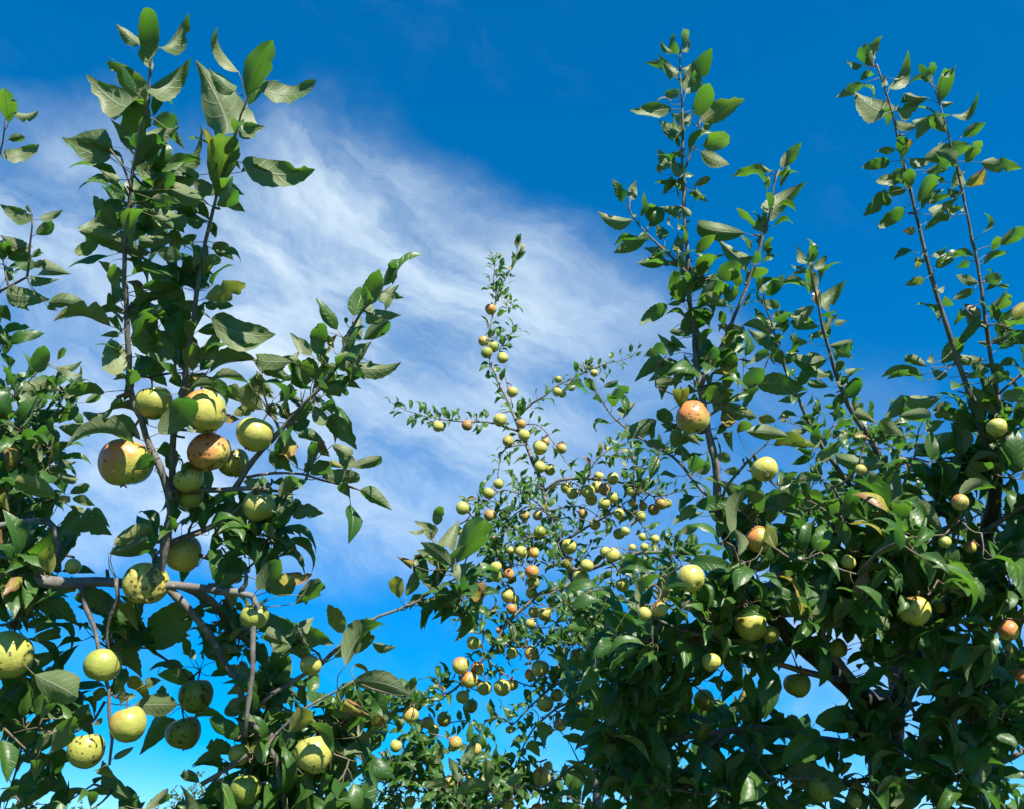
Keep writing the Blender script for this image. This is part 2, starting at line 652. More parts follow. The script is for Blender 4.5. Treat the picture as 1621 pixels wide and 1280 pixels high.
# branch: name, depth at start, depth at end, radius mm at start and end, photo pixels
BR_A = [
 ("bough",1.52,1.40,16,3.0,"-330 985 -180 930 0 906 62 910 112 916 175 914 212 920 287 922 350 931 388 936 406 941 414 957 407 992 405 1030 404 1060 397 1105 392 1130 388 1165"),
 ("spur",1.43,1.43,5,2.5,"380 935 390 925 391 912 388 903"),
 ("branch",1.45,1.36,7.5,1.3,"248 920 258 882 262 845 269 810 265 780 250 730 240 710 232 685 226 655 215 635 209 595 207 560 204 485 204 417 206 350 210 318 214 275 222 215 238 162 237 125 239 95"),
 ("branch",1.46,1.38,7,1.3,"264 860 266 830 275 800 277 777 271 757 270 722 272 690 280 667 291 612 291 587 299 545 305 512 310 462 316 410 327 362 343 300 358 255 369 222 380 185 392 155"),
 ("branch",1.37,1.36,2.2,1.2,"210 304 202 285 193 261 174 236"),
 ("branch",1.46,1.42,5.5,2.2,"275 785 285 776 330 774 372 770 405 768 435 774 455 778 473 770 485 758 488 745"),
 ("branch",1.45,1.40,5.5,1.6,"372 772 380 760 390 742 417 710 447 682 480 645 510 617 535 585 555 540 578 492 600 468 607 446"),
 ("branch",1.44,1.43,2.6,1.2,"390 755 412 750 435 746 475 744 487 747 515 755 550 767 570 775"),
 ("branch",1.48,1.45,6,2.4,"258 865 290 850 320 840 360 818 385 797 405 778 430 765"),
 ("branch",1.48,1.46,3.2,1.2,"330 925 360 922 380 907 398 893 412 880 425 850"),
 ("branch",1.50,1.52,3.5,1.3,"300 870 335 885 362 877 380 860 400 835"),
 ("branch",1.55,1.52,7,5,"-200 900 -60 850 0 834 32 827 80 825 91 836 94 872 92 905"),
 ("branch",1.48,1.46,4,2.5,"-60 880 0 882 25 888 45 896 70 908"),
 ("branch",1.46,1.44,4.6,2.2,"128 922 136 962 150 995 156 1022 162 1060 171 1100 172 1137 177 1172 173 1210"),
 ("branch",1.44,1.46,3.6,1.6,"184 914 187 945 176 975 170 1010 178 1040"),
 ("branch",1.50,1.75,7.5,4.5,"286 925 310 935 332 950 362 990 400 1028 422 1056 450 1085 480 1110"),
 ("branch",1.48,1.50,6.5,3.5,"262 925 280 945 300 967 332 1010 350 1050 370 1082 382 1120 392 1142 415 1172 435 1205 445 1255 455 1300"),
 ("branch",1.50,1.48,4.2,1.6,"320 1240 360 1217 400 1192 435 1167 485 1120 535 1092 560 1077"),
 ("branch",1.50,1.55,4.6,1.4,"405 1120 430 1098 460 1080 487 1065 510 1050 540 1018 577 987 622 967 660 952 682 935 722 915 740 880"),
 ("branch",1.52,1.53,1.8,1.0,"690 930 694 900 690 870 682 845"),
 ("branch",1.47,1.47,3.2,1.2,"-40 1100 5 1155 30 1180 55 1200 80 1206"),
 ("branch",1.47,1.47,2.4,1.0,"166 1110 150 1135 120 1155 95 1165 60 1150 20 1160"),
 ("branch",1.48,1.47,2.4,1.0,"-40 1000 10 985 40 970 60 960"),
 ("branch",1.5,1.52,2.2,1.0,"178 1250 150 1240 130 1252 105 1270"),
 ("branch",1.60,1.62,2.6,1.2,"236 1025 262 1045 285 1058 300 1075"),
 ("branch",1.53,1.5,3.0,1.4,"385 1195 360 1215 335 1240 325 1250"),
]
# cluster fill: centre x, y, radius x, y, depth, depth spread, clusters, leaf length m
FILL_A = [(250,400,55,140,1.48,.05,11,.075),(300,560,90,50,1.5,.04,4,.06),(450,600,60,50,1.5,.04,3,.06),(40,930,50,60,1.5,.06,9,.07),
 (60,1140,60,70,1.55,.08,12,.07),(190,1000,50,60,1.55,.06,7,.06),(350,1000,60,60,1.6,.08,9,.06),(430,1140,60,70,1.55,.08,16,.07),(450,1240,90,50,1.55,.08,18,.075),(540,1150,60,50,1.6,.06,12,.065),
 (300,840,60,50,1.5,.06,8,.065),(410,850,50,40,1.5,.05,8,.065),(700,940,40,35,1.56,.04,4,.06),(30,880,40,40,1.56,.05,8,.07),(-120,1000,110,160,1.6,.25,16,.08),(420,1330,170,60,1.6,.15,20,.08),(120,1330,170,60,1.6,.15,14,.08)]
# apple: x, y, radius (photo px), blush, spots, russet, green | label
APPLE_A = """
200 732 41 .75 .25 .1 .5|largest apple, greenish yellow, hanging alone beside the left tree's pale fork
245 636 28 .0 .1 .0 .35|shaded yellow apple tucked behind the left upright shoot's base
324 653 35 .75 .15 .05 .15|large yellow apple with orange shoulder, upper middle of the near cluster
404 686 30 .05 .15 .0 .15|pale yellow apple with a leaf shadow, right end of the near cluster
331 715 32 1.15 .9 .35 .05|red blotched apple with black scabs in the middle of the near cluster
370 732 25 .1 .7 .0 .6|green black specked apple right behind the red blotched one
298 758 23 .0 .5 .0 .3|speckled yellow apple below the red blotched one, half hidden
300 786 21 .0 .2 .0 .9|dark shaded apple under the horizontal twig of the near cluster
410 801 26 .05 .2 .0 .25|yellow apple below the horizontal twig, half in shadow
232 924 35 .1 1.0 .45 .2|black specked yellow apple in front of the thick horizontal bough
291 876 29 .1 .2 .1 .15|yellow apple with a withered leaf across it just above the bough
116 896 12 .0 .15 .0 .1|small yellow apple peeping out above the bough at left
12 1038 39 .0 .3 .0 .45|big green yellow apple cut by the left picture edge
162 1052 28 .15 .25 .0 .75|shaded green apple behind the hanging grey stem
311 1100 27 .0 1.0 .1 .95|dark green apple with black specks hanging before blue sky
204 1145 28 .3 .1 .1 .55|olive apple with soft sunlit cheek, right of the hanging stem
291 1159 28 .2 .8 .2 .85|dark brownish green apple with scabs, lower of the dangling pair
137 1186 29 .0 .9 .0 .5|green apple with black blotches at the lower left
378 1193 17 .0 .2 .0 .6|small green apple behind leaves left of the low bright apple
495 1193 31 .05 .6 .0 .2|bright yellow apple with a leaf strip across it, bottom of left tree
492 1052 17 .5 .1 .4 .3|brownish apple hidden behind twigs right of the hanging branch
402 975 22 .0 .15 .0 .7|green apple behind the big pale leaf at the bough's bend
390 1248 24 .0 .4 .0 1.0|dark shaded apple at the bottom edge under the left tree
"""
LEAF_B = """
@0 100
110 760 40 345 260 G
170 640 500 605 90 P
100 975 330 960 90 G
40 1200 510 1040 150 P
130 520 210 480 60 Gb
@0 300
195 200 0 95 85 P
255 190 400 130 55 P
230 285 330 215 65 G
180 400 0 290 80 P
200 430 258 400 45 G
200 150 170 112 30 G
210 490 290 470 60 G
270 510 460 540 110 G
200 570 380 570 80 P
30 575 85 550 35 G
70 530 80 490 25 P
40 660 330 700 110 P
60 680 190 775 70 G
310 720 575 765 80 G
300 740 365 770 30 G
0 745 70 840 80 G
0 900 50 1020 70 G
-10 320 10 450 50 G
230 1160 280 990 85 G
365 1080 410 1005 40 G
350 1135 520 1085 55 P
385 1135 520 1180 40 P
145 1260 370 1180 80 P
265 1250 425 1260 70 P
430 1270 490 1230 60 G
@0 560
130 240 270 330 75 P
450 350 460 190 70 G
540 310 640 260 45 G
200 380 470 370 80 P
370 460 575 460 95 P
205 460 260 570 100 P
300 690 150 650 80 P
310 700 340 600 50 G
350 700 490 680 60 P
290 590 320 680 40 G
340 760 480 800 60 Pb
445 880 565 830 55 G
460 910 605 960 50 G
440 960 525 1010 60 P
"""
BR_B = [
 ("trunk",2.9,2.5,45,26,"-420 1700 -400 1450 -380 1250 -330 1080 -260 960"),
 ("branch",2.5,2.1,20,2.2,"-260 960 -180 880 -100 830 -40 790 0 755 30 715 70 672 105 645 125 625 140 615"),
 ("branch",2.3,2.05,12,1.6,"-160 860 -130 700 -100 590 -60 490 0 459 25 447 44 437 47 395 51 360 51 342"),
 ("branch",2.2,2.0,4,1.4,"-95 580 -60 400 -30 300 -6 255 4 225 8 190"),
 ("branch",2.15,2.1,3,1.2,"-20 775 0 690 20 630 40 610 60 590 75 575"),
 ("branch",2.15,2.1,3,1.2,"-30 800 30 790 60 760 75 735 80 710 85 690"),
 ("branch",2.2,2.15,3,1.2,"-60 830 0 820 50 800 90 790 110 785"),
 ("branch",2.3,2.2,4,1.5,"-120 840 -60 880 0 870 40 860"),
]
FILL_B = [(25,690,55,90,2.2,.15,28,.075),(30,790,60,50,2.25,.15,22,.075),(90,640,35,35,2.15,.05,5,.06),(20,860,50,30,2.3,.1,16,.07),(-140,700,110,250,2.4,.25,34,.08),(0,540,12,60,2.2,.05,3,.07),(10,360,12,60,2.1,.04,3,.07)]
# ---------------------------------------------------------------- DATA: middle tree
BR_C = [
 ("trunk",3.35,3.62,52,22,"952 1760 950 1560 948 1400 945 1280"),
 ("leader",3.62,4.7,20,1.5,"945 1280 945 1200 940 1100 930 1000 915 940 905 905 897 890 890 865 880 842 870 812 864 785 857 757 845 727 835 700 825 677 812 647 800 622 787 595 777 567 775 532 780 505 790 462 807 430 817 405 821 385"),
 ("branch",4.55,4.6,2.6,1.4,"786 478 785 465 781 445 784 417 778 400"),
 ("branch",4.55,4.55,2.6,1.4,"790 555 803 535 815 522 822 515"),
 ("branch",4.35,4.3,6,1.6,"822 682 800 675 772 667 730 667 682 662 650 652 617 637"),
 ("branch",4.4,4.35,6,1.6,"820 660 837 642 862 625 880 610 905 597 925 587 955 575 997 565 1010 552"),
 ("branch",4.4,4.45,3,1.4,"812 645 806 620 800 600 797 585"),
 ("branch",4.05,3.9,8,2,"862 776 880 762 902 757 940 757 977 762 1012 772 1035 785 1065 780 1090 770"),
 ("branch",4.05,4.0,6,2,"866 785 872 772 885 764 905 762 920 770"),
 ("branch",4.0,4.0,5,1.8,"866 812 845 790 820 780 795 776 775 790 760 800"),
 ("branch",4.25,4.2,5,1.8,"832 702 810 706 795 715 790 740 788 755"),
 ("branch",3.95,3.8,6,2,"886 858 902 850 940 827 972 810 990 795 1002 785 1003 732"),
 ("branch",3.85,3.8,4.5,1.8,"960 817 975 797 1000 812 1017 830 1030 847 1045 862"),
 ("branch",3.85,3.6,10,5,"903 900 925 902 950 893 982 880 997 875 1040 873 1090 876 1130 882"),
 ("branch",3.85,3.7,11,2,"908 920 897 927 875 932 850 942 830 960 800 987 780 1020 767 1040 745 1060 720 1090 685 1110 640 1125 590 1127"),
 ("branch",3.75,3.75,3.6,2.4,"722 905 735 920 757 950 765 997 767 1030 785 1052 812 1070 840 1082 862 1082 900 1070 938 1060"),
 ("branch",3.65,3.7,6,1.8,"940 1060 900 1075 870 1090 835 1122 812 1145 792 1134 770 1140 755 1175"),
 ("branch",3.6,3.6,6,2,"942 1110 920 1105 890 1115 867 1130 842 1155 825 1185 815 1222 800 1260"),
 ("branch",3.6,3.6,5,2,"900 1285 850 1250 800 1215 770 1197 747 1185 712 1167 680 1160"),
 ("branch",3.9,3.9,3.2,1.4,"925 765 940 732 965 710 1000 697"),
 ("branch",4.3,4.15,3.4,1.4,"822 672 850 672 870 692 887 717 897 732 905 740"),
 ("branch",3.9,3.85,4.5,1.6,"880 842 850 850 825 848 800 860 780 875"),
 ("branch",3.98,3.95,3.4,1.4,"872 815 840 800 815 812 790 830 765 835 745 815"),
 ("branch",3.85,3.8,4,1.4,"895 885 870 895 850 885 830 895 800 890 790 880"),
 ("branch",3.6,3.65,8,2.2,"945 1285 880 1270 800 1285 720 1260 660 1250 610 1230"),
 ("branch",3.6,3.6,4,1.6,"700 1258 680 1220 672 1185 660 1150 655 1120"),
 ("branch",4.0,3.95,3.4,1.4,"870 808 905 800 925 802 945 815 955 825"),
 ("branch",3.95,3.9,3.6,1.4,"760 1160 740 1140 700 1150 665 1165 640 1160"),
 ("branch",3.5,3.3,12,3,"945 1220 960 1150 970 1080 985 1030 1010 990 1050 960"),
]
# the numbers after each branch index: leaves strung along it, leaf length
ALONG_C = [(1,172,0.065),(2,22,0.047),(3,14,0.059),(4,41,0.059),(5,37,0.053),(7,53,0.059),(9,25,0.059),(10,16,0.053),(11,35,0.059),(12,25,0.059),(13,31,0.065),(14,109,0.065),(15,68,0.065),(16,72,0.065),(17,47,0.071),(18,53,0.071),(19,25,0.059),(20,22,0.053),(21,31,0.065),(22,41,0.065),(23,41,0.065),(24,78,0.077),(25,43,0.077),(26,19,0.053),(27,37,0.065),(28,47,0.071)]
FILL_C = [(850,800,90,60,4.0,.12,22,.055),(800,870,60,60,3.9,.12,20,.058),(960,800,70,50,3.9,.12,20,.055),(900,850,60,40,3.85,.12,14,.058),(770,960,50,60,3.8,.1,10,.058),(830,980,50,50,3.75,.1,16,.06),(780,800,40,30,4.0,.06,8,.05),(790,460,22,60,4.6,.05,6,.045),(780,560,20,30,4.55,.04,4,.04),(700,660,60,10,4.32,.03,4,.045),(920,590,60,14,4.36,.03,4,.045),(640,1130,60,45,3.7,.15,18,.065),(680,1220,70,55,3.65,.15,26,.07),(760,1240,70,40,3.6,.15,26,.07),(840,1240,60,40,3.55,.15,22,.07),(620,1230,50,40,3.7,.12,16,.06),(740,1080,50,30,3.75,.1,8,.06),
 (900,970,60,50,3.7,.2,32,.06),(860,1040,50,50,3.7,.2,18,.06),(920,1060,50,70,3.6,.2,30,.065),(960,900,60,40,3.75,.15,12,.055),(1020,880,60,40,3.7,.15,14,.055),(970,950,70,40,3.7,.2,22,.06),(960,1000,60,50,3.5,.2,30,.07),
 (820,900,50,40,3.85,.12,7,.05),(1000,770,60,40,3.9,.1,5,.05),(1020,720,50,30,3.85,.1,7,.055),(1060,860,40,40,3.7,.1,8,.055),(720,1290,130,30,3.6,.2,24,.07)]
APPLE_C = """
777 490 9.2 .7 .1 .1 .2|topmost apple of the middle tree, blushed orange on its left side
765 540 8.6 .6 .2 .3 .3|orange cheeked apple with a leaf across it, left in the leader's tight cluster
781 549 9.6 .0 .1 .0 .7|glossy green apple in front of the leader's tight cluster
770 559 9.3 .0 .1 .0 .8|shaded green apple lowest at left in the leader's tight cluster
796 567 9 .25 .2 .0 .15|pale yellow apple lowest at right in the leader's tight cluster
811 621 9.2 .5 .2 .1 .15|pink topped apple alone halfway down the thin leader
791 664 10.8 .1 .45 .0 .3|greenish yellow apple where the long left twig leaves the leader
694 674 8.8 .0 .1 .0 .25|pale green apple nearest the tip of the long left twig
739 672 8.6 .5 .5 1.0 .1|rotting brown apple in the middle of the long left twig
825 670 7.6 .4 .3 .9 .1|small russet brown apple on the leader where the twigs fork
884 601 6.1 .0 .2 .0 .9|tiny dark green apple above the rising right twig
882 621 7.6 .0 .2 .0 .3|yellow green apple, left one of the pair under the rising right twig
890 624 6.6 .0 .2 .0 .4|green apple, right one of the pair under the rising right twig
904 612 7.6 .6 .2 .8 .1|small orange brown apple on the rising right twig
941 591 6.4 .0 .1 .0 .25|small pale green apple farthest out on the rising right twig
830 688 9.4 .0 .1 .1 .25|shiny yellow green apple just below the russet one on the leader
804 697 9 .45 .7 .5 .15|spotted brownish apple hanging left of the leader above the drooping twig
855 708 11.6 .0 .2 .0 .1|large pale yellow apple close right of the leader
863 699 7.6 .3 .3 .8 .1|russet apple half hidden behind the large pale yellow one
889 709 8.6 .6 .3 .3 .15|red flecked apple right of the large pale yellow one
855 739 9.5 .1 .5 .2 .3|specked apple against the leader, left of a touching pair
871 742 9.4 .0 .7 .0 .4|green black specked apple, right of a touching pair by the leader
789 765 8.6 .0 .4 .1 .4|speckled green apple below the drooping left twig
774 780 9.6 .0 .3 .0 .5|green apple behind a leaf, lower left of the drooping twig
732 804 10.8 .0 .2 .0 .25|yellow green apple with a leaf on it, far left of the middle tree
775 815 9.6 .5 .5 .9 .1|brown russet apple left of the leader near the bright leaves
725 839 8 .0 .1 .0 .2|pale apple peeping over the large leaf at the middle tree's left
830 815 9 .2 .6 .7 .2|russet apple, left of two hanging side by side beneath the fork
851 815 8.3 .2 .6 .7 .3|russet apple, right of two hanging side by side beneath the fork
854 841 10 .0 .2 .0 .9|shaded green apple half covered by leaf beside the grey leader
897 771 9.6 .1 .3 .2 .2|yellow apple at the left start of the dense right cluster
906 780 10 .0 .2 .0 .2|pale apple touching below the first apple of the dense right cluster
930 777 11.6 .0 .3 .0 .25|biggest green yellow apple of the dense cluster right of the leader
936 790 10 .0 .3 .0 .4|green apple hanging right under the biggest one of the cluster
949 753 8 .0 .2 .1 .2|apple highest at left behind the arching branch
946 770 10 .1 .3 .3 .2|yellow apple squeezed behind the russet one in the dense cluster
957 773 10.5 .4 .7 .8 .15|russet flecked apple in the centre of the dense right cluster
970 757 10 .0 .2 .1 .2|pale apple sitting on top of the arching branch
956 796 9.6 .0 .2 .0 .5|green apple behind a dark leaf, bottom of the dense cluster
970 787 9.6 .2 .5 .4 .25|brown specked apple at the right of the dense cluster
980 812 9 .0 .3 .0 .25|yellow green apple below the crossing twigs right of the cluster
999 777 8 .0 .4 .2 .5|dull green apple behind the thin upright twig
942 829 9.3 .3 .4 .4 .15|yellow apple with brown cheek hanging from the rising twig
923 812 7.6 .5 .4 .7 .2|small russet apple alone under the low left twig of the cluster
1001 795 7 .3 .4 .6 .3|small brownish apple at the foot of the upright twig
1018 800 7 .8 .3 .5 .1|small red brown apple left of the far right trio
1035 806 9.6 .4 .6 .8 .2|dark russet apple, lowest of the far right trio
1047 796 10 .4 .5 .7 .1|brown cheeked yellow apple, middle of the far right trio
1056 796 8 .0 .2 .1 .15|yellow apple peeking out at the right end of the trio
1015 816 8 .0 .5 .1 .45|green specked apple below the red brown one
980 844 9.6 .0 .3 .2 .9|dark shaded apple, left of a pair under the crossing twigs
990 840 7.6 .0 .2 .0 .4|green apple, right of a pair under the crossing twigs
1017 849 6.6 .0 .2 .0 .4|small green apple above the thick pale branch
1037 852 7 .0 .2 .0 .2|small pale apple above the thick pale branch, rightmost one
1001 866 6 .0 .2 .0 .15|tiny pale apple just above the thick branch's left part
1020 865 6.6 .0 .2 .0 .3|small yellow green apple right of the tiny pale one
901 864 13 .05 .15 .0 .1|big bright yellow apple in front of the leader
920 914 13.6 .0 .15 .0 .3|big greenish yellow apple below the bright one, by the leader
958 873 9 .0 .2 .1 .2|yellow apple, left of two pressed together at the thick branch's start
969 878 11.5 .0 .3 .1 .15|yellow apple, right of two pressed together at the thick branch's start
929 895 10.6 .0 .2 .0 .2|yellow apple half covered by dark leaves right of the leader
807 870 7 .0 .1 .0 .2|yellow apple behind leaves, left of a row of three
825 873 9.6 .0 .2 .0 .2|yellow apple in the middle of a row of three
845 874 8.6 .5 .3 .2 .15|blushed apple at the right of a row of three
785 897 9.4 .05 .2 .1 .1|sunlit yellow apple above a dark one at left
785 911 9 .0 .3 .1 .95|dark apple directly under the sunlit yellow one
806 908 8.4 .9 .2 .3 .1|reddish apple hidden among leaves right of the stacked pair
842 904 11.6 .9 .4 .2 .1|red cheeked yellow apple above a black specked one
844 922 10.6 .0 1.0 .1 .8|black specked green apple under the red cheeked one
804 942 11.4 .1 .2 .1 .15|large yellow apple over blue sky left of the pale crooked branch
815 948 7.6 .0 .2 .0 .3|yellow apple behind the right edge of the large yellow one
841 937 9 .0 .2 .0 .2|pale apple under the black specked one
985 925 11 .0 .4 .3 .4|ribbed green apple in shade beneath the thick branch
1015 929 8 .7 .3 .9 .0|withered brown apple right of the ribbed green one
750 1017 11.6 .1 .7 .1 .25|speckled yellow apple with a curled leaf left of the sky gap
810 963 9 1.0 .3 .1 .1|red apple at the upper end of the pale crooked branch
840 986 9 .3 .2 .4 .1|yellow apple with brown leaf on it below the speckled oval one
846 968 10 .0 .2 .0 .2|smooth yellow green apple left of the speckled one
862 971 11.6 .1 1.0 .3 .25|densely speckled yellow apple among leaves
729 1052 13.6 .5 .3 .1 .1|yellow pink apple on the upper left of the crooked branch
742 1075 14 .85 .5 .2 .1|large red and yellow apple in front of the crooked branch
756 1057 11 .5 .3 .3 .15|orange apple behind the crooked branch
767 1088 12 .1 .3 .4 .3|dull yellow apple hanging right of the large red and yellow one
796 1087 14 .0 .15 .0 .25|pear green large apple with smaller specked neighbour
811 1083 9.6 .0 1.0 .0 .35|small black specked apple beside the pear green one
732 1102 10.6 .1 .3 .1 .5|shaded green apple under the large red and yellow one
746 1116 10.8 .0 1.0 .1 .9|dark green apple with black specks hanging lowest under the crooked branch
650 1131 13 .35 .2 .2 .1|yellow apple behind a long drooping leaf at lower left
676 1143 10 1.0 .4 .0 .0|bright red apple of the lower left group
686 1155 9 .0 .2 .0 .35|yellow green apple below the bright red one
703 1138 11.8 .0 .5 .0 .75|green apple with yellow patches right of the bright red one
721 1175 10.6 .4 .6 .6 .3|brown and green apple below the green patched one
753 1185 9.6 .6 .5 .5 .2|red brown apple beside a crossing twig
627 1180 9.6 .1 .2 .0 .4|yellow green apple lowest at the far left of the group
811 1033 9 .0 .3 .2 .2|pale apple behind twigs under the pale branch
841 1033 11.6 .4 .4 .5 .15|orange yellow apple with a dark leaf before it
856 1057 14 .2 .2 .1 .25|big yellow apple at the right of the sky gap
839 1067 8.6 .9 .2 .1 .1|red cheeked small apple left of the big yellow one
864 1113 13.6 .3 .4 .3 .3|large olive yellow apple hanging over the lower sky gap
881 1100 10 .2 .3 .4 .5|shaded apple behind the large olive one
867 1155 8.6 .0 .4 .0 .95|small dark green apple beside a hanging leaf
887 1146 10.8 .5 .4 .3 .15|blushed apple at the edge of the dark foliage
858 1228 15.4 .75 .5 .2 .1|biggest pink blushed apple near the bottom edge
867 1212 7.6 .3 .3 .3 .4|small apple just above the biggest pink one
712 1237 7 .5 .2 .3 .1|small orange apple between bottom leaves
741 1229 5 .7 .1 .3 .1|tiny orange apple between bottom leaves right of the small orange one
649 1267 8.6 .3 .3 .2 .3|yellow apple at the bottom edge left of centre
806 1154 6 .0 .3 .0 .8|tiny green apple on the twig over the lower sky gap
804 1273 10 .2 .2 .1 .1|pale apple cut by the bottom edge behind a dark leaf
851 1281 11 .8 .2 .2 .1|pink apple cut by the bottom edge
914 1038 13 .2 .1 .2 .2|yellow apple under leaves right of the lower middle gap
957 1062 12 .4 .7 .8 .1|brown spotted orange apple deep in the right foliage
932 1083 13 .2 .2 .2 .15|yellow apple half in shade left of the brown spotted one
790 997 5.6 .9 .2 .2 .1|tiny red apple beside the pale crooked branch
"""
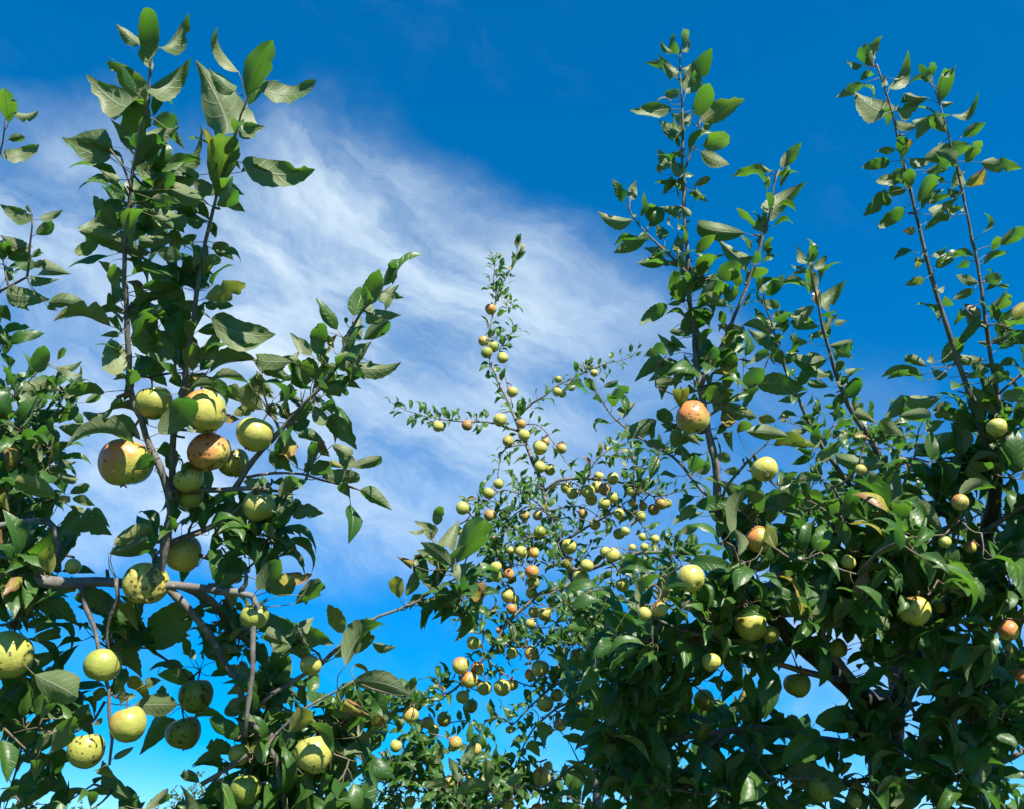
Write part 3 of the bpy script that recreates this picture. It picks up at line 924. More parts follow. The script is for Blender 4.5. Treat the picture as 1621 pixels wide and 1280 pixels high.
# ---------------------------------------------------------------- DATA: right tree
LEAF_D = """
@930 30
610 140 635 72 35 G
600 200 655 132 35 P
548 210 460 132 40 P
575 340 445 220 85 P
480 300 360 280 55 G
625 470 785 190 110 G
620 320 720 260 90 P
700 620 770 415 95 G
720 650 990 510 110 Gb
640 650 680 580 45 P
725 720 790 645 35 G
735 800 895 745 100 G
720 840 895 920 75 P
530 570 270 580 95 P
490 480 575 460 45 G
600 720 450 640 90 P
640 660 520 600 70 G
590 740 525 700 50 G
525 940 445 820 80 Pb
610 850 500 860 50 G
600 1000 530 880 90 P
460 980 450 920 25 Gr
605 1100 590 1010 65 G
480 1110 540 1020 60 G
680 1055 775 1005 45 Gb
685 1090 770 1165 70 G
280 1140 310 1020 55 P
280 1275 60 1215 80 P
1150 1240 1395 1025 150 P
1125 1000 910 1005 60 G
1170 960 1085 905 35 P
1225 940 1350 785 70 G
@930 320
415 130 400 10 70 G
590 70 450 30 70 G
600 30 655 90 40 P
990 195 715 130 130 P
970 350 820 230 120 P
360 240 165 325 75 Gb
490 225 430 135 70 P
525 150 525 90 20 P
575 320 570 200 60 Pb
480 300 350 290 70 G
500 370 315 390 70 G
530 385 440 390 30 G
570 360 685 460 90 G
610 640 550 440 110 Gh
500 650 325 780 80 G
590 640 510 650 30 G
690 520 580 480 45 G
700 620 860 510 90 G
890 640 940 530 50 G
890 660 760 600 100 G
750 510 800 450 50 P
820 470 970 400 100 G
970 400 1060 340 90 P
1040 480 1140 430 55 G
1100 180 1140 40 80 P
1080 260 1120 200 60 P
600 850 770 720 110 G
520 820 610 830 45 G
540 940 440 830 90 P
530 880 630 930 60 G
480 1000 290 1145 110 G
530 1040 380 1140 80 G
490 920 350 980 70 G
580 1030 490 1000 60 P
640 1130 610 960 80 P
990 830 820 780 70 G
870 860 920 950 100 Gy
950 950 1005 920 60 P
750 1000 830 940 80 G
930 1110 880 940 140 G
985 1165 1120 1060 80 G
1070 1150 1390 1190 110 G
1145 940 1030 1020 55 G
430 1150 600 1140 60 G
480 1120 470 1260 110 G
@930 560
590 230 610 380 110 Gyf
720 210 910 260 90 G
750 220 860 330 110 G
870 320 890 450 100 Pr
900 500 920 620 110 Gy
950 495 1035 445 50 G
1010 490 1270 520 100 G
1180 570 1450 600 70 Gy
1190 420 1090 430 50 Gy
540 420 440 360 100 G
540 460 460 440 50 G
435 420 195 520 90 P
225 390 310 305 65 P
140 280 260 215 80 G
100 210 180 190 50 G
55 240 0 170 50 G
370 560 495 590 50 G
530 580 580 480 65 G
600 520 720 580 60 G
560 600 660 640 70 G
660 700 680 640 50 G
820 640 905 670 60 G
690 750 770 700 50 G
870 740 955 740 60 G
1130 780 1000 730 80 Gf
930 920 1080 780 90 G
1210 830 1330 750 55 G
1120 990 1320 860 90 P
1160 1000 1360 900 90 G
690 960 950 940 90 T
870 990 1060 990 50 G
690 960 535 1080 70 G
650 1030 740 1000 60 P
590 1130 700 1085 50 G
830 1160 900 1020 110 G
960 1230 960 1090 80 G
1190 1220 1130 1090 90 Tyf
@890 800
1170 370 1050 230 110 Tf
820 350 1100 420 110 T
900 470 1080 400 70 P
990 470 990 740 90 Tf
1190 480 1345 650 90 Tf
1310 480 1540 600 90 Tf
1230 410 1300 340 80 T
1310 410 1610 400 80 Tf
385 350 600 410 85 T
620 440 490 680 80 G
620 450 580 650 60 Gy
650 480 810 520 70 Tf
740 620 870 640 110 G
1120 790 1000 770 80 T
1340 720 1100 710 70 Tf
1400 870 1370 1040 100 Tf
760 1070 920 900 110 Tf
750 880 880 810 80 T
500 760 620 820 80 T
20 540 240 520 70 T
60 640 260 600 60 T
270 530 350 600 70 T
150 740 10 790 70 T
300 850 190 970 80 T
460 1170 560 1080 80 T
200 1040 90 1190 90 T
560 1280 380 1260 80 T
@890 960
1130 710 1370 490 150 Tf
730 680 810 530 70 Tf
420 870 305 1025 140 Tf
0 720 200 690 60 T
10 740 230 780 70 T
130 840 0 820 50 T
530 780 640 870 100 T
560 920 670 950 80 T
480 1040 560 1200 90 T
590 1070 640 1170 70 P
990 1040 1280 1080 100 Tf
1260 1080 1130 1240 120 Tf
@1216 800
780 290 900 310 100 T
1060 320 870 230 130 T
5 410 300 390 70 T
5 480 220 600 110 T
50 700 220 640 80 T
990 570 1280 470 80 T
1130 560 1330 540 100 T
1080 950 940 1080 150 Tf
1140 900 1370 1020 160 T
590 860 870 1010 130 T
880 590 820 690 90 Tf
@1216 960
1010 660 1250 840 120 T
1330 900 1480 990 180 T
1260 950 1530 1090 130 T
1330 1150 1480 1260 150 T
80 990 340 840 150 T
100 1060 480 1150 150 G
300 730 540 700 150 G
660 800 840 640 200 G
240 800 120 700 170 G
640 880 600 820 80 G
@1216 30
670 250 725 105 45 P
660 300 600 180 85 G
595 300 495 262 35 P
585 390 660 350 40 G
770 440 885 195 90 P
800 380 860 375 45 P
740 420 730 350 40 P
770 590 525 450 130 P
600 410 425 500 70 G
740 570 755 690 80 G
830 600 975 510 100 Pb
1030 400 955 285 55 G
1035 360 1040 275 40 G
1020 400 880 435 30 G
1080 530 1130 330 90 G
1100 360 1190 292 35 P
1010 500 870 470 60 P
1110 530 1180 530 50 P
1160 610 1330 465 60 P
1130 720 1060 620 90 G
940 760 1150 610 75 G
940 680 830 640 60 Pb
930 660 1020 620 60 P
860 870 840 750 75 G
885 820 900 760 25 Gr
990 890 1270 800 100 G
800 830 685 835 40 G
770 905 590 945 60 Gh
860 950 675 1030 60 P
895 890 1060 880 60 P
1000 970 1150 910 65 G
1070 960 1145 950 40 P
1060 840 1190 920 80 G
1255 910 1350 775 65 Gb
1350 910 1605 945 90 Gb
1250 1060 1360 955 70 Gr
1220 1040 1200 910 80 P
1120 1040 1060 980 30 P
1210 1110 1130 1070 60 P
910 1060 895 955 95 G
870 1090 770 1110 50 G
880 1080 730 1030 35 G
760 1100 595 1255 85 Gh
945 1160 1070 1010 90 G
1040 1230 1210 1130 90 P
1010 1170 1160 1120 50 G
1130 1210 1240 1190 80 P
@1216 320
860 40 690 170 70 Gh
1155 95 985 190 50 G
930 185 850 180 50 Gr
1045 345 1130 285 35 P
1000 370 930 360 35 P
960 380 930 425 40 Gy
985 490 865 530 45 Gy
1085 570 1120 530 30 P
1470 270 1620 170 75 G
1415 310 1465 225 50 G
1365 390 1520 325 50 G
1305 350 1115 385 50 G
1270 385 1190 420 50 G
1370 480 1480 490 70 G
1330 510 1190 460 60 P
1450 530 1510 540 50 G
1300 555 1165 620 50 G
1230 690 1170 790 80 G
1340 790 1235 670 85 P
1410 720 1475 700 40 P
1420 880 1620 840 110 Gh
1385 905 1320 885 35 G
1100 1020 1235 855 85 G
1000 1040 870 990 60 G
1030 1020 1040 960 60 P
975 1100 710 1115 70 G
980 1130 750 1130 30 G
1090 1240 830 1215 85 P
1120 1110 1030 1050 60 P
1370 1000 1215 955 80 P
1400 1070 1290 1030 55 P
1250 1110 1370 1090 45 G
1380 1140 1520 1075 60 G
1480 1230 1620 1240 70 G
1300 1260 1300 1180 60 P
1470 1030 1560 1000 60 G
1460 930 1550 880 90 G
@1216 560
740 410 860 275 75 G
830 390 1020 420 80 G
540 380 690 440 70 G
710 420 860 520 80 G
740 690 420 630 110 P
930 640 1215 500 120 Gf
1000 480 1120 420 60 P
1000 740 1270 720 110 Pf
1220 650 1480 600 110 Pf
1270 710 1480 660 60 G
1210 900 1440 850 70 G
1070 360 1200 430 80 G
1040 350 1160 320 50 G
1240 490 1370 500 35 G
480 920 340 800 130 P
300 680 470 560 80 G
600 940 680 790 100 G
640 760 740 850 90 G
460 960 630 1060 110 T
440 930 180 985 90 Gf
60 830 185 745 50 G
175 800 330 770 55 G
@560 960
1330 690 1560 780 90 T
1170 720 1200 900 60 G
1100 860 1180 950 60 G
850 1130 620 1200 80 G
860 1140 830 960 70 G
680 1100 600 950 70 P
680 1000 770 820 70 P
1060 1060 970 1130 70 P
600 1110 450 1150 50 G
1160 1130 1190 1000 40 Pr
"""
BR_D = [
 ("trunk",2.35,2.32,62,42,"1412 2150 1410 1800 1408 1560 1406 1400 1403 1280 1402 1210 1396 1150 1385 1100"),
 ("limb",2.32,2.0,30,11,"1388 1120 1340 1080 1290 1035 1240 990 1200 940 1165 880 1145 830 1135 785"),
 ("leader",2.0,2.12,9,1.4,"1135 790 1134 740 1127 710 1122 682 1115 640 1110 610 1105 565 1104 532 1100 495 1096 460 1094 415 1091 370 1088 317 1085 267 1084 220 1082 180 1080 150 1077 112 1077 85 1082 62"),
 ("branch",2.1,2.1,2.6,1.4,"1085 267 1096 235 1106 202 1108 190"),
 ("branch",2.02,2.05,5.5,1.6,"1110 612 1118 590 1130 572 1150 530 1170 485 1190 430 1205 387 1217 342 1225 290 1234 268"),
 ("branch",2.05,2.1,3.4,1.4,"1095 440 1080 425 1060 405 1037 380 1012 355 997 330 998 312"),
 ("branch",2.0,2.05,3.6,1.5,"1133 790 1115 780 1090 750 1065 722 1017 695 990 675 965 652 945 622 930 605"),
 ("branch",2.0,1.98,3.2,1.3,"1118 662 1125 655 1142 645 1162 630 1195 610"),
 ("branch",2.0,1.98,4,1.4,"1140 800 1147 777 1167 752 1182 737 1195 720 1212 705 1222 690"),
 ("limb",2.32,1.95,30,12,"1396 1170 1430 1090 1470 1000 1520 920 1560 840 1576 760 1561 710"),
 ("branch",1.95,1.85,7,1.6,"1562 712 1551 672 1538 637 1523 592 1503 532 1488 477 1478 440 1468 402 1458 357 1448 322 1442 295 1432 255 1422 215 1413 177 1401 142 1388 102"),
 ("branch",1.95,1.87,6.5,1.5,"1572 770 1592 700 1582 650 1576 600 1571 560 1565 525 1558 475 1551 427 1538 375 1530 335 1523 300 1513 255 1506 230 1498 200 1488 165"),
 ("branch",1.9,1.9,3,2,"1581 624 1601 607 1621 592 1660 560 1690 500"),
 ("branch",2.15,1.9,10,2,"1360 1090 1300 1000 1323 950 1346 920 1368 882 1391 845 1411 805 1428 760 1446 722 1452 690"),
 ("branch",2.2,1.95,8,3,"1440 1210 1500 1215 1528 1185 1536 1147 1543 1110 1553 1070 1561 1032 1578 985 1600 940"),
 ("branch",2.28,2.2,9,6,"1402 1240 1470 1236 1530 1228 1600 1200 1680 1150"),
 ("branch",2.3,2.1,7,4,"1545 1225 1519 1195 1476 1165 1446 1127 1435 1100"),
 ("branch",2.3,2.3,14,3,"1390 1190 1300 1170 1200 1150 1100 1160 1000 1180 915 1205 885 1230 860 1245"),
 ("branch",2.2,1.95,9,2,"1330 1075 1260 1060 1190 1040 1120 1010 1060 990 1010 960"),
 ("branch",2.1,1.9,5,1.6,"1440 1060 1450 1000 1480 940 1500 900 1515 860 1520 820"),
 ("branch",2.3,2.0,7,2,"1390 1230 1320 1240 1260 1230 1220 1238 1190 1250"),
 ("branch",2.3,2.2,8,2,"1150 1155 1090 1210 1040 1240 1010 1260"),
 ("branch",2.1,1.95,5,1.5,"1370 885 1350 850 1335 810 1320 770"),
 ("branch",2.0,1.9,6,2,"1560 840 1620 800 1700 760 1760 700"),
 ("branch",2.1,2.0,6,2,"1520 920 1580 900 1640 890 1720 900"),
 ("branch",2.1,1.95,6,1.6,"1190 925 1150 935 1110 930 1060 945 1030 930"),
]
FILL_D = [(1595,720,45,60,1.9,.06,6,.08),(1605,560,20,100,1.88,.05,4,.07),(1500,740,50,40,1.95,.06,7,.08),(1395,1170,50,60,2.15,.08,8,.09),(1500,1235,80,40,2.12,.1,11,.09),(1560,1160,50,50,2.1,.1,8,.09),(1330,1240,60,30,2.15,.1,7,.085),(1190,860,80,50,1.95,.12,12,0.089),(1110,950,80,40,2.0,.12,12,0.089),(1030,1000,70,40,2.1,.15,10,0.083),(1000,1080,90,50,2.25,.18,16,0.089),(1110,1040,90,50,2.1,.18,16,0.095),(1210,1000,90,50,2.05,.16,16,0.095),
 (1330,860,80,50,2.0,.16,16,0.089),(1300,940,90,50,2.05,.16,21,0.095),(1420,900,80,60,2.0,.18,21,0.095),(1540,860,90,60,1.95,.16,21,0.095),(1560,960,90,50,2.0,.16,20,0.095),(1440,1000,90,40,2.05,.16,13,0.095),
 (1330,1050,60,30,2.1,.15,4,0.089),(1560,1060,80,40,2.1,.15,10,0.095),(1590,1160,60,60,2.15,.15,7,0.095),(1020,1170,90,50,2.3,.18,18,0.089),(1120,1150,60,60,2.3,.18,13,0.089),(1000,1250,110,40,2.3,.18,19,0.089),(1120,1240,60,45,2.3,.18,11,0.089),(1210,1210,60,60,2.3,.18,11,0.089),
 (1290,1240,50,40,2.25,.15,4,0.083),(1360,1180,30,40,2.2,.1,3,0.083),(1450,1120,60,30,2.2,.12,4,0.083),(1520,1250,70,40,2.2,.15,4,0.083),(1140,600,60,60,2.05,.06,5,0.079),(1130,480,60,60,2.07,.05,3,0.074),(1250,800,60,40,2.0,.1,5,0.083),(1440,800,60,40,1.95,.1,5,0.089),(1590,740,50,50,1.95,.08,5,0.083),
 (1590,660,40,30,1.95,.06,3,0.079),(1130,720,50,40,2.0,.08,3,0.074),(1720,820,110,200,2.0,.2,34,0.095),(1760,560,80,160,1.95,.15,12,0.095),(1400,1340,300,50,2.2,.25,24,0.095),(1100,1330,160,50,2.3,.2,13,0.089),(1480,1200,50,20,2.35,.1,3,0.083)]
APPLE_D = """
1098 661 26.5 .8 .6 .2 .25|pink and yellow apple with red specks on the right tree's upright shoot
1210 742 20.5 .15 .1 .0 .0|cream yellow apple with a leaf below it against the blue sky
1200 852 21.5 .8 .15 .1 .05|yellow apple with bright red top between big leaves
1094 914 22 .2 .1 .1 .0|smooth yellow apple resting over a dark leaf, right of the middle tree
1189 987 25 .15 .3 .0 .3|yellow green apple with a dark leaf across its middle
1219 1002 15 .0 .1 .0 .3|yellow apple half hidden behind the one with the leaf across
1045 964 12 .4 .2 .4 .1|pale apple with brown rim left of the smooth yellow one, lower down
1020 971 11 .1 .2 .1 .2|yellow apple partly behind the dark drooping leaf
1126 1047 15 .3 .1 .1 .05|orange yellow apple peeking from leaves in the shaded crown
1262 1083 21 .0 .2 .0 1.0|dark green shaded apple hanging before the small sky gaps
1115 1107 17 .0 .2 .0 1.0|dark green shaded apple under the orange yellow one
1447 966 24 .35 .4 .1 .0|speckled golden apple with an eaten leaf at its side, middle of right crown
1343 890 12 .1 .1 .0 .1|bright yellow apple under a bent leaf beside the black branch
1485 960 11 .0 .1 .0 .15|yellow apple in shadow right beside the golden speckled one
1596 998 16 1.0 .6 .3 .0|red striped apple near the right edge
1326 1025 15 .0 .5 .0 1.0|dark green specked apple below the black branch
1495 857 10 .2 .1 .1 .1|yellow apple lying behind dark leaves, upper right crown
1536 866 10 .7 .1 .2 .1|pale pink apple under leaves right of the small yellow one
1568 822 14 .2 .3 .2 .9|shaded greenish apple near the right edge
1578 676 15.5 .2 .1 .1 .1|yellow apple at the foot of the two tall right shoots
1520 794 13 .6 .4 .6 .05|orange brown apple under a leaf below the tall right shoots
1363 743 9 .3 .2 .5 .2|small withered yellow apple amid leaves left of the black branch
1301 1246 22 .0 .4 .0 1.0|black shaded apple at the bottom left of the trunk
1353 1267 11 .1 .4 .2 .3|small yellow green apple at the bottom edge beside the trunk
1619 1070 12 1.0 .2 .2 .0|red apple cut by the right picture edge
"""
LEAF_E = """
@1216 320
240 390 190 275 45 P
260 390 290 320 30 P
300 430 375 335 50 P
225 400 140 390 20 P
235 440 145 460 40 G
240 530 55 545 55 G
300 580 260 420 70 G
340 660 495 495 95 P
290 660 175 740 70 P
320 790 195 700 75 P
370 830 400 700 75 P
420 770 500 750 40 P
320 840 250 850 50 Gb
390 910 520 910 80 G
250 890 145 845 50 P
370 1000 120 950 75 P
350 980 160 965 40 P
390 1100 270 1010 70 P
430 1080 470 1010 50 G
490 960 540 990 50 G
495 1080 575 1060 60 P
500 1240 580 1110 75 G
440 1150 520 1100 60 P
380 1170 250 1150 60 G
@930 320
1115 560 1080 480 50 P
1130 530 1215 470 40 P
1220 660 1085 630 50 G
1190 810 1050 660 90 P
1180 740 1270 690 70 P
1240 830 1260 740 80 G
1220 900 1010 800 90 P
1250 1030 1170 920 90 G
@1216 560
180 290 60 305 50 G
250 480 160 490 50 P
300 380 330 290 80 P
410 330 480 270 50 G
470 400 380 370 50 G
560 460 470 520 60 P
300 450 210 400 50 G
160 260 250 240 40 P
520 350 600 330 50 G
140 400 95 380 40 Pr
120 420 80 420 35 Pr
"""
BR_E = [
 ("trunk",3.5,3.3,50,26,"1425 1620 1424 1400 1420 1200 1424 1050 1440 950"),
 ("branch",3.3,2.95,20,1.8,"1440 950 1428 850 1400 760 1378 702 1356 672 1338 642 1323 605 1311 560 1303 527 1296 492 1288 455 1282 420 1280 405"),
 ("branch",3.25,2.95,14,1.8,"1440 900 1400 830 1346 765 1316 722 1298 695 1283 665 1268 632 1261 615 1248 585 1236 552 1225 512 1215 490 1207 460"),
 ("branch",3.0,3.0,2.4,1.2,"1290 690 1270 675 1250 668 1232 660"),
 ("branch",3.05,3.0,4,1.5,"1378 702 1395 690 1405 680 1412 665"),
 ("branch",3.2,3.1,6,2,"1420 820 1380 800 1330 800 1280 810 1240 815"),
 ("branch",3.2,3.1,5,2,"1360 785 1300 850 1260 870 1230 890"),
]
ALONG_E = [(1,44,.075),(2,44,.075),(4,8,.06),(5,20,.07),(6,18,.07)]
FILL_E = [(1300,780,60,40,3.1,.12,14,.075),(1400,780,50,40,3.1,.12,12,.075),(1260,850,50,40,3.15,.1,10,.07),(1400,700,40,30,3.05,.08,6,.07),(1310,690,40,40,3.0,.08,6,.065),(1520,880,60,60,3.2,.15,12,.075),(1480,980,60,60,3.3,.15,10,.075)]

# ---------------------------------------------------------------- helpers
rng = np.random.default_rng(7)
COL = scene.collection

def link(name, data, parent=None, mat=None):
    o = bpy.data.objects.new(name, data); COL.objects.link(o)
    if parent is not None:
        o.parent = parent
    if mat is not None and data is not None and not data.materials:
        data.materials.append(mat)
    return o

def tag(o, label, cat, group=None, kind=None):
    o["label"] = label; o["category"] = cat
    if group: o["group"] = group
    if kind: o["kind"] = kind
    return o

def mesh_from(name, verts, faces, mat=None, smooth=True):
    me = bpy.data.meshes.new(name)
    me.from_pydata([tuple(v) for v in verts], [], [tuple(f) for f in faces])
    if smooth:
        me.polygons.foreach_set('use_smooth', [True] * len(me.polygons))
    if mat: me.materials.append(mat)
    me.update()
    return me

def spline(pts, step):
    "Catmull-Rom through the points, sampled about every step metres"
    P = np.array(pts, float)
    if len(P) == 2:
        n = max(2, int(np.linalg.norm(P[1] - P[0]) / step) + 1)
        return P[0] + (P[1] - P[0]) * np.linspace(0, 1, n)[:, None]
    E = np.vstack([2 * P[0] - P[1], P, 2 * P[-1] - P[-2]])
    out = []
    for i in range(1, len(E) - 2):
        n = max(1, int(round(np.linalg.norm(E[i + 1] - E[i]) / step)))
        for k in range(n):
            s = k / n
            a, b, c, d = E[i - 1], E[i], E[i + 1], E[i + 2]
            out.append(.5 * (2 * b + (c - a) * s + (2 * a - 5 * b + 4 * c - d) * s * s + (3 * b - a - 3 * c + d) * s ** 3))
    out.append(P[-1])
    return np.array(out)

def tube(P, rad, sides, verts, faces, bumpy=.06):
    "append a tapered tube to verts and faces"
    n = len(P); base = len(verts)
    T = np.gradient(P, axis=0)
    T /= np.maximum(np.linalg.norm(T, axis=1), 1e-9)[:, None]
    ref = np.array([0, 0, 1.0]) if abs(T[0][2]) < .9 else np.array([1.0, 0, 0])
    N = unit(np.cross(T[0], ref))
    ang = np.linspace(0, 2 * math.pi, sides, endpoint=False)
    for i in range(n):
        N = unit(N - T[i] * (N @ T[i])); B = np.cross(T[i], N)
        r = rad[i] * (1 + bumpy * rng.standard_normal())
        for a in ang:
            rr = r * (1 + bumpy * .6 * rng.standard_normal())
            verts.append(P[i] + rr * (math.cos(a) * N + math.sin(a) * B))
    for i in range(n - 1):
        for k in range(sides):
            k2 = (k + 1) % sides
            faces.append((base + i * sides + k, base + i * sides + k2, base + (i + 1) * sides + k2, base + (i + 1) * sides + k))
    faces.append(tuple(base + (n - 1) * sides + k for k in range(sides)))
    faces.append(tuple(base + k for k in reversed(range(sides))))

# ---------------------------------------------------------------- leaf shapes
def leaf_shape(nu, nv, ratio, fold, curl, wave, twist, seed, bite=0, roll=0.0):
    "ovate apple leaf, base at origin, tip on +X at 1, upper side +Z; returns verts, faces, uvs"
    g = np.random.default_rng(seed)
    ph = g.uniform(0, 6.28); kf = g.uniform(.8, 1.7)
    mid = [np.zeros(2)]; a = curl * .45
    ts = np.linspace(0, 1, nu)
    for i in range(1, nu):
        a = curl * (.45 - 1.05 * ((ts[i] + ts[i - 1]) / 2) ** 1.15)
        mid.append(mid[-1] + np.array([math.cos(a), math.sin(a)]) / (nu - 1))
    mid = np.array(mid)
    tipang = math.atan2(mid[-1][1], mid[-1][0]); ln = np.linalg.norm(mid[-1])
    c, s = math.cos(-tipang) / ln, math.sin(-tipang) / ln
    mid = mid @ np.array([[c, s], [-s, c]])
    verts, uvs = [], []
    bites = [(g.uniform(.25, .9), g.choice([-1, 1]), g.uniform(.05, .11), g.uniform(.2, .75)) for _ in range(bite)]
    for i, t in enumerate(ts):
        w = .5 * ratio * (math.sin(math.pi * min(t, .999) ** .80) ** .78) * (1 - .22 * t) * 1.10 if 0 < t < 1 else (.02 if t == 0 else .006)
        if t > .86 and t < 1: w *= .82
        for k in range(nv):
            v = -1 + 2 * k / (nv - 1)
            ww = w
            if abs(v) == 1 and 0 < i < nu - 1:
                ww *= 1 + (.032 if i % 2 else -.032) + g.normal(0, .015)
                for (bt, bs, bw, bd) in bites:
                    if bs == v and abs(t - bt) < bw:
                        ww *= 1 - bd * (1 - abs(t - bt) / bw)
            y = v * ww
            z = (math.sqrt(y * y + (.12 * w) ** 2) - .12 * w) * math.tan(fold) - roll * (abs(v) ** 3) * w + wave * w * math.sin(2 * math.pi * kf * t + ph + (1.3 if v > 0 else 0)) * v * v
            yy = y * math.cos(fold * .6)
            tw = twist * (t - .3)
            yy, z = yy * math.cos(tw) - z * math.sin(tw), yy * math.sin(tw) + z * math.cos(tw)
            verts.append((mid[i][0], yy, mid[i][1] + z)); uvs.append((t, (v + 1) / 2))
    faces = []
    for i in range(nu - 1):
        for k in range(nv - 1):
            q = i * nv + k
            faces.append((q, q + nv, q + nv + 1, q + 1))
    return np.array(verts), faces, np.array(uvs)

VARIANTS = []
for i in range(22):
    g = np.random.default_rng(100 + i)
    VARIANTS.append(dict(ratio=g.uniform(.36, .50), fold=R(g.uniform(16, 52)), curl=g.uniform(.5, 2.3), wave=g.uniform(.10, .42),
                         twist=g.normal(0, .35), seed=i, bite=3 if i % 7 == 3 else (1 if i % 2 else 0), roll=g.uniform(.05, .7)))
EATEN = [i for i, v in enumerate(VARIANTS) if v['bite'] > 1]

def leaf_mesh(name, i, nu, nv):
    V, Fc, U = leaf_shape(nu, nv, **VARIANTS[i])
    me = mesh_from(name, V, Fc, LEAF)
    uvl = me.uv_layers.new(name="UVMap")
    idx = np.array([l.vertex_index for l in me.loops])
    uvl.data.foreach_set('uv', U[idx].ravel())
    return me
HERO = [leaf_mesh("leaf_blade", i, 17, 5) for i in range(len(VARIANTS))]
LITE = [leaf_shape(9, 5, **v) for v in VARIANTS]

def joined_leaves(name, leaves, parent, kind='stuff'):
    "many leaves as one mesh: list of (origin, X, Z, length, variant, rnd, age)"
    Vs, Fs, Us, rn, ag, base = [], [], [], [], [], 0
    for (o, X, Z, L, vi, rv, av) in leaves:
        V, Fc, U = LITE[vi]
        Y = np.cross(Z, X)
        Vs.append(o + L * (V[:, :1] * X + V[:, 1:2] * Y + V[:, 2:3] * Z))
        Fs.append(np.array(Fc) + base); base += len(V)
        Us.append(U); rn.append(np.full(len(V), rv)); ag.append(np.full(len(V), av))
    V = np.vstack(Vs); Fc = np.vstack(Fs); U = np.vstack(Us)
    me = bpy.data.meshes.new(name)
    me.from_pydata(V.tolist(), [], Fc.tolist())
    me.polygons.foreach_set('use_smooth', [True] * len(Fc))
    uvl = me.uv_layers.new(name="UVMap")
    uvl.data.foreach_set('uv', U[Fc.ravel()].ravel())
    for nm, vals in (('rnd', rn), ('leaf_age', ag)):
        at_ = me.attributes.new(nm, 'FLOAT', 'POINT'); at_.data.foreach_set('value', np.concatenate(vals))
    me.materials.append(LEAF); me.update()
    o = link(name, me, parent); o["kind"] = kind
    return o

# ---------------------------------------------------------------- apples
def apple_mesh(name, seed, ns, nr):
    g = np.random.default_rng(seed)
    lob = g.uniform(.02, .05); skew = g.uniform(.03, .11); ph = g.uniform(0, 6.28); tall = g.uniform(.93, 1.06); shift = g.uniform(-.12, .06)
    verts, faces = [], []
    for i in range(nr + 1):
        a = math.pi * i / nr                                   # 0 at stalk
        r = math.sin(a)
        z = math.cos(a) * tall
        dip = .22 * math.exp(-(a / .42) ** 2) + .10 * math.exp(-((math.pi - a) / .36) ** 2)
        z += -dip if a < math.pi / 2 else dip
        r *= 1 + .05 * math.cos(a) + shift * math.cos(a) * .3
        for k in range(ns):
            b = 2 * math.pi * k / ns
            q = r * (1 + lob * math.cos(5 * b + ph) * (.4 + .6 * max(0, -math.cos(a))) + .045 * math.cos(b + ph * 2) + .025 * math.cos(2 * b + ph * 3))
            verts.append((q * math.cos(b), q * math.sin(b), z * (1 + skew * math.cos(b + ph)) + skew * .4 * q * math.cos(b + ph)))
    for i in range(nr):
        for k in range(ns):
            k2 = (k + 1) % ns
            faces.append((i * ns + k, (i + 1) * ns + k, (i + 1) * ns + k2, i * ns + k2))
    return mesh_from(name, verts, faces, SKIN)
APPLES_BIG = [apple_mesh("apple_body", 11 + i, 28, 18) for i in range(6)]
APPLES_SMALL = [apple_mesh("apple_body", 31 + i, 16, 11) for i in range(6)]
def stalk_mesh():
    v, f = [], []
    P = spline([(0, 0, .62), (.02, 0, .88), (.07, .02, 1.12), (.10, .03, 1.45)], .12)
    tube(P, np.linspace(.045, .06, len(P)), 5, v, f, .03)
    return mesh_from("stalk", v, f, TWIG)
def calyx_mesh():
    v, f = [], []
    for k in range(5):
        b = 2 * math.pi * k / 5
        n = len(v)
        for (rr, zz, w) in ((.05, -.86, .05), (.13, -.90, .05), (.19, -.97, .005)):
            for s in (-1, 1):
                v.append((rr * math.cos(b) - s * w * math.sin(b), rr * math.sin(b) + s * w * math.cos(b), zz))
        f += [(n, n + 2, n + 3, n + 1), (n + 2, n + 4, n + 5, n + 3)]
    return mesh_from("calyx", v, f, TWIG)
STALKM, CALYXM = stalk_mesh(), calyx_mesh()

def parse_apples(text):
    out = []
    for ln in text.strip().splitlines():
        nums, label = ln.split("|")
        x, y, r, bl, sp, ru, gr = [float(a) for a in nums.split()]
        out.append(dict(x=x, y=y, r=r, blush=bl, spots=sp, russet=ru, green=gr, label=label.strip()))
    return out

def parse_leaves(text):
    out, x0, y0 = [], 0, 0
    for ln in text.strip().splitlines():
        p = ln.split()
        if p[0].startswith("@"):
            x0, y0 = float(p[0][1:]), float(p[1])
            sc = 8.1 if (x0, y0) == (0, 100) else 4.0
            continue
        if p[5] == "-":
            continue
        a, b, c, d, w = [float(q) for q in p[:5]]
        out.append((x0 + a / sc, y0 + b / sc, x0 + c / sc, y0 + d / sc, w / sc, p[5]))
    return out

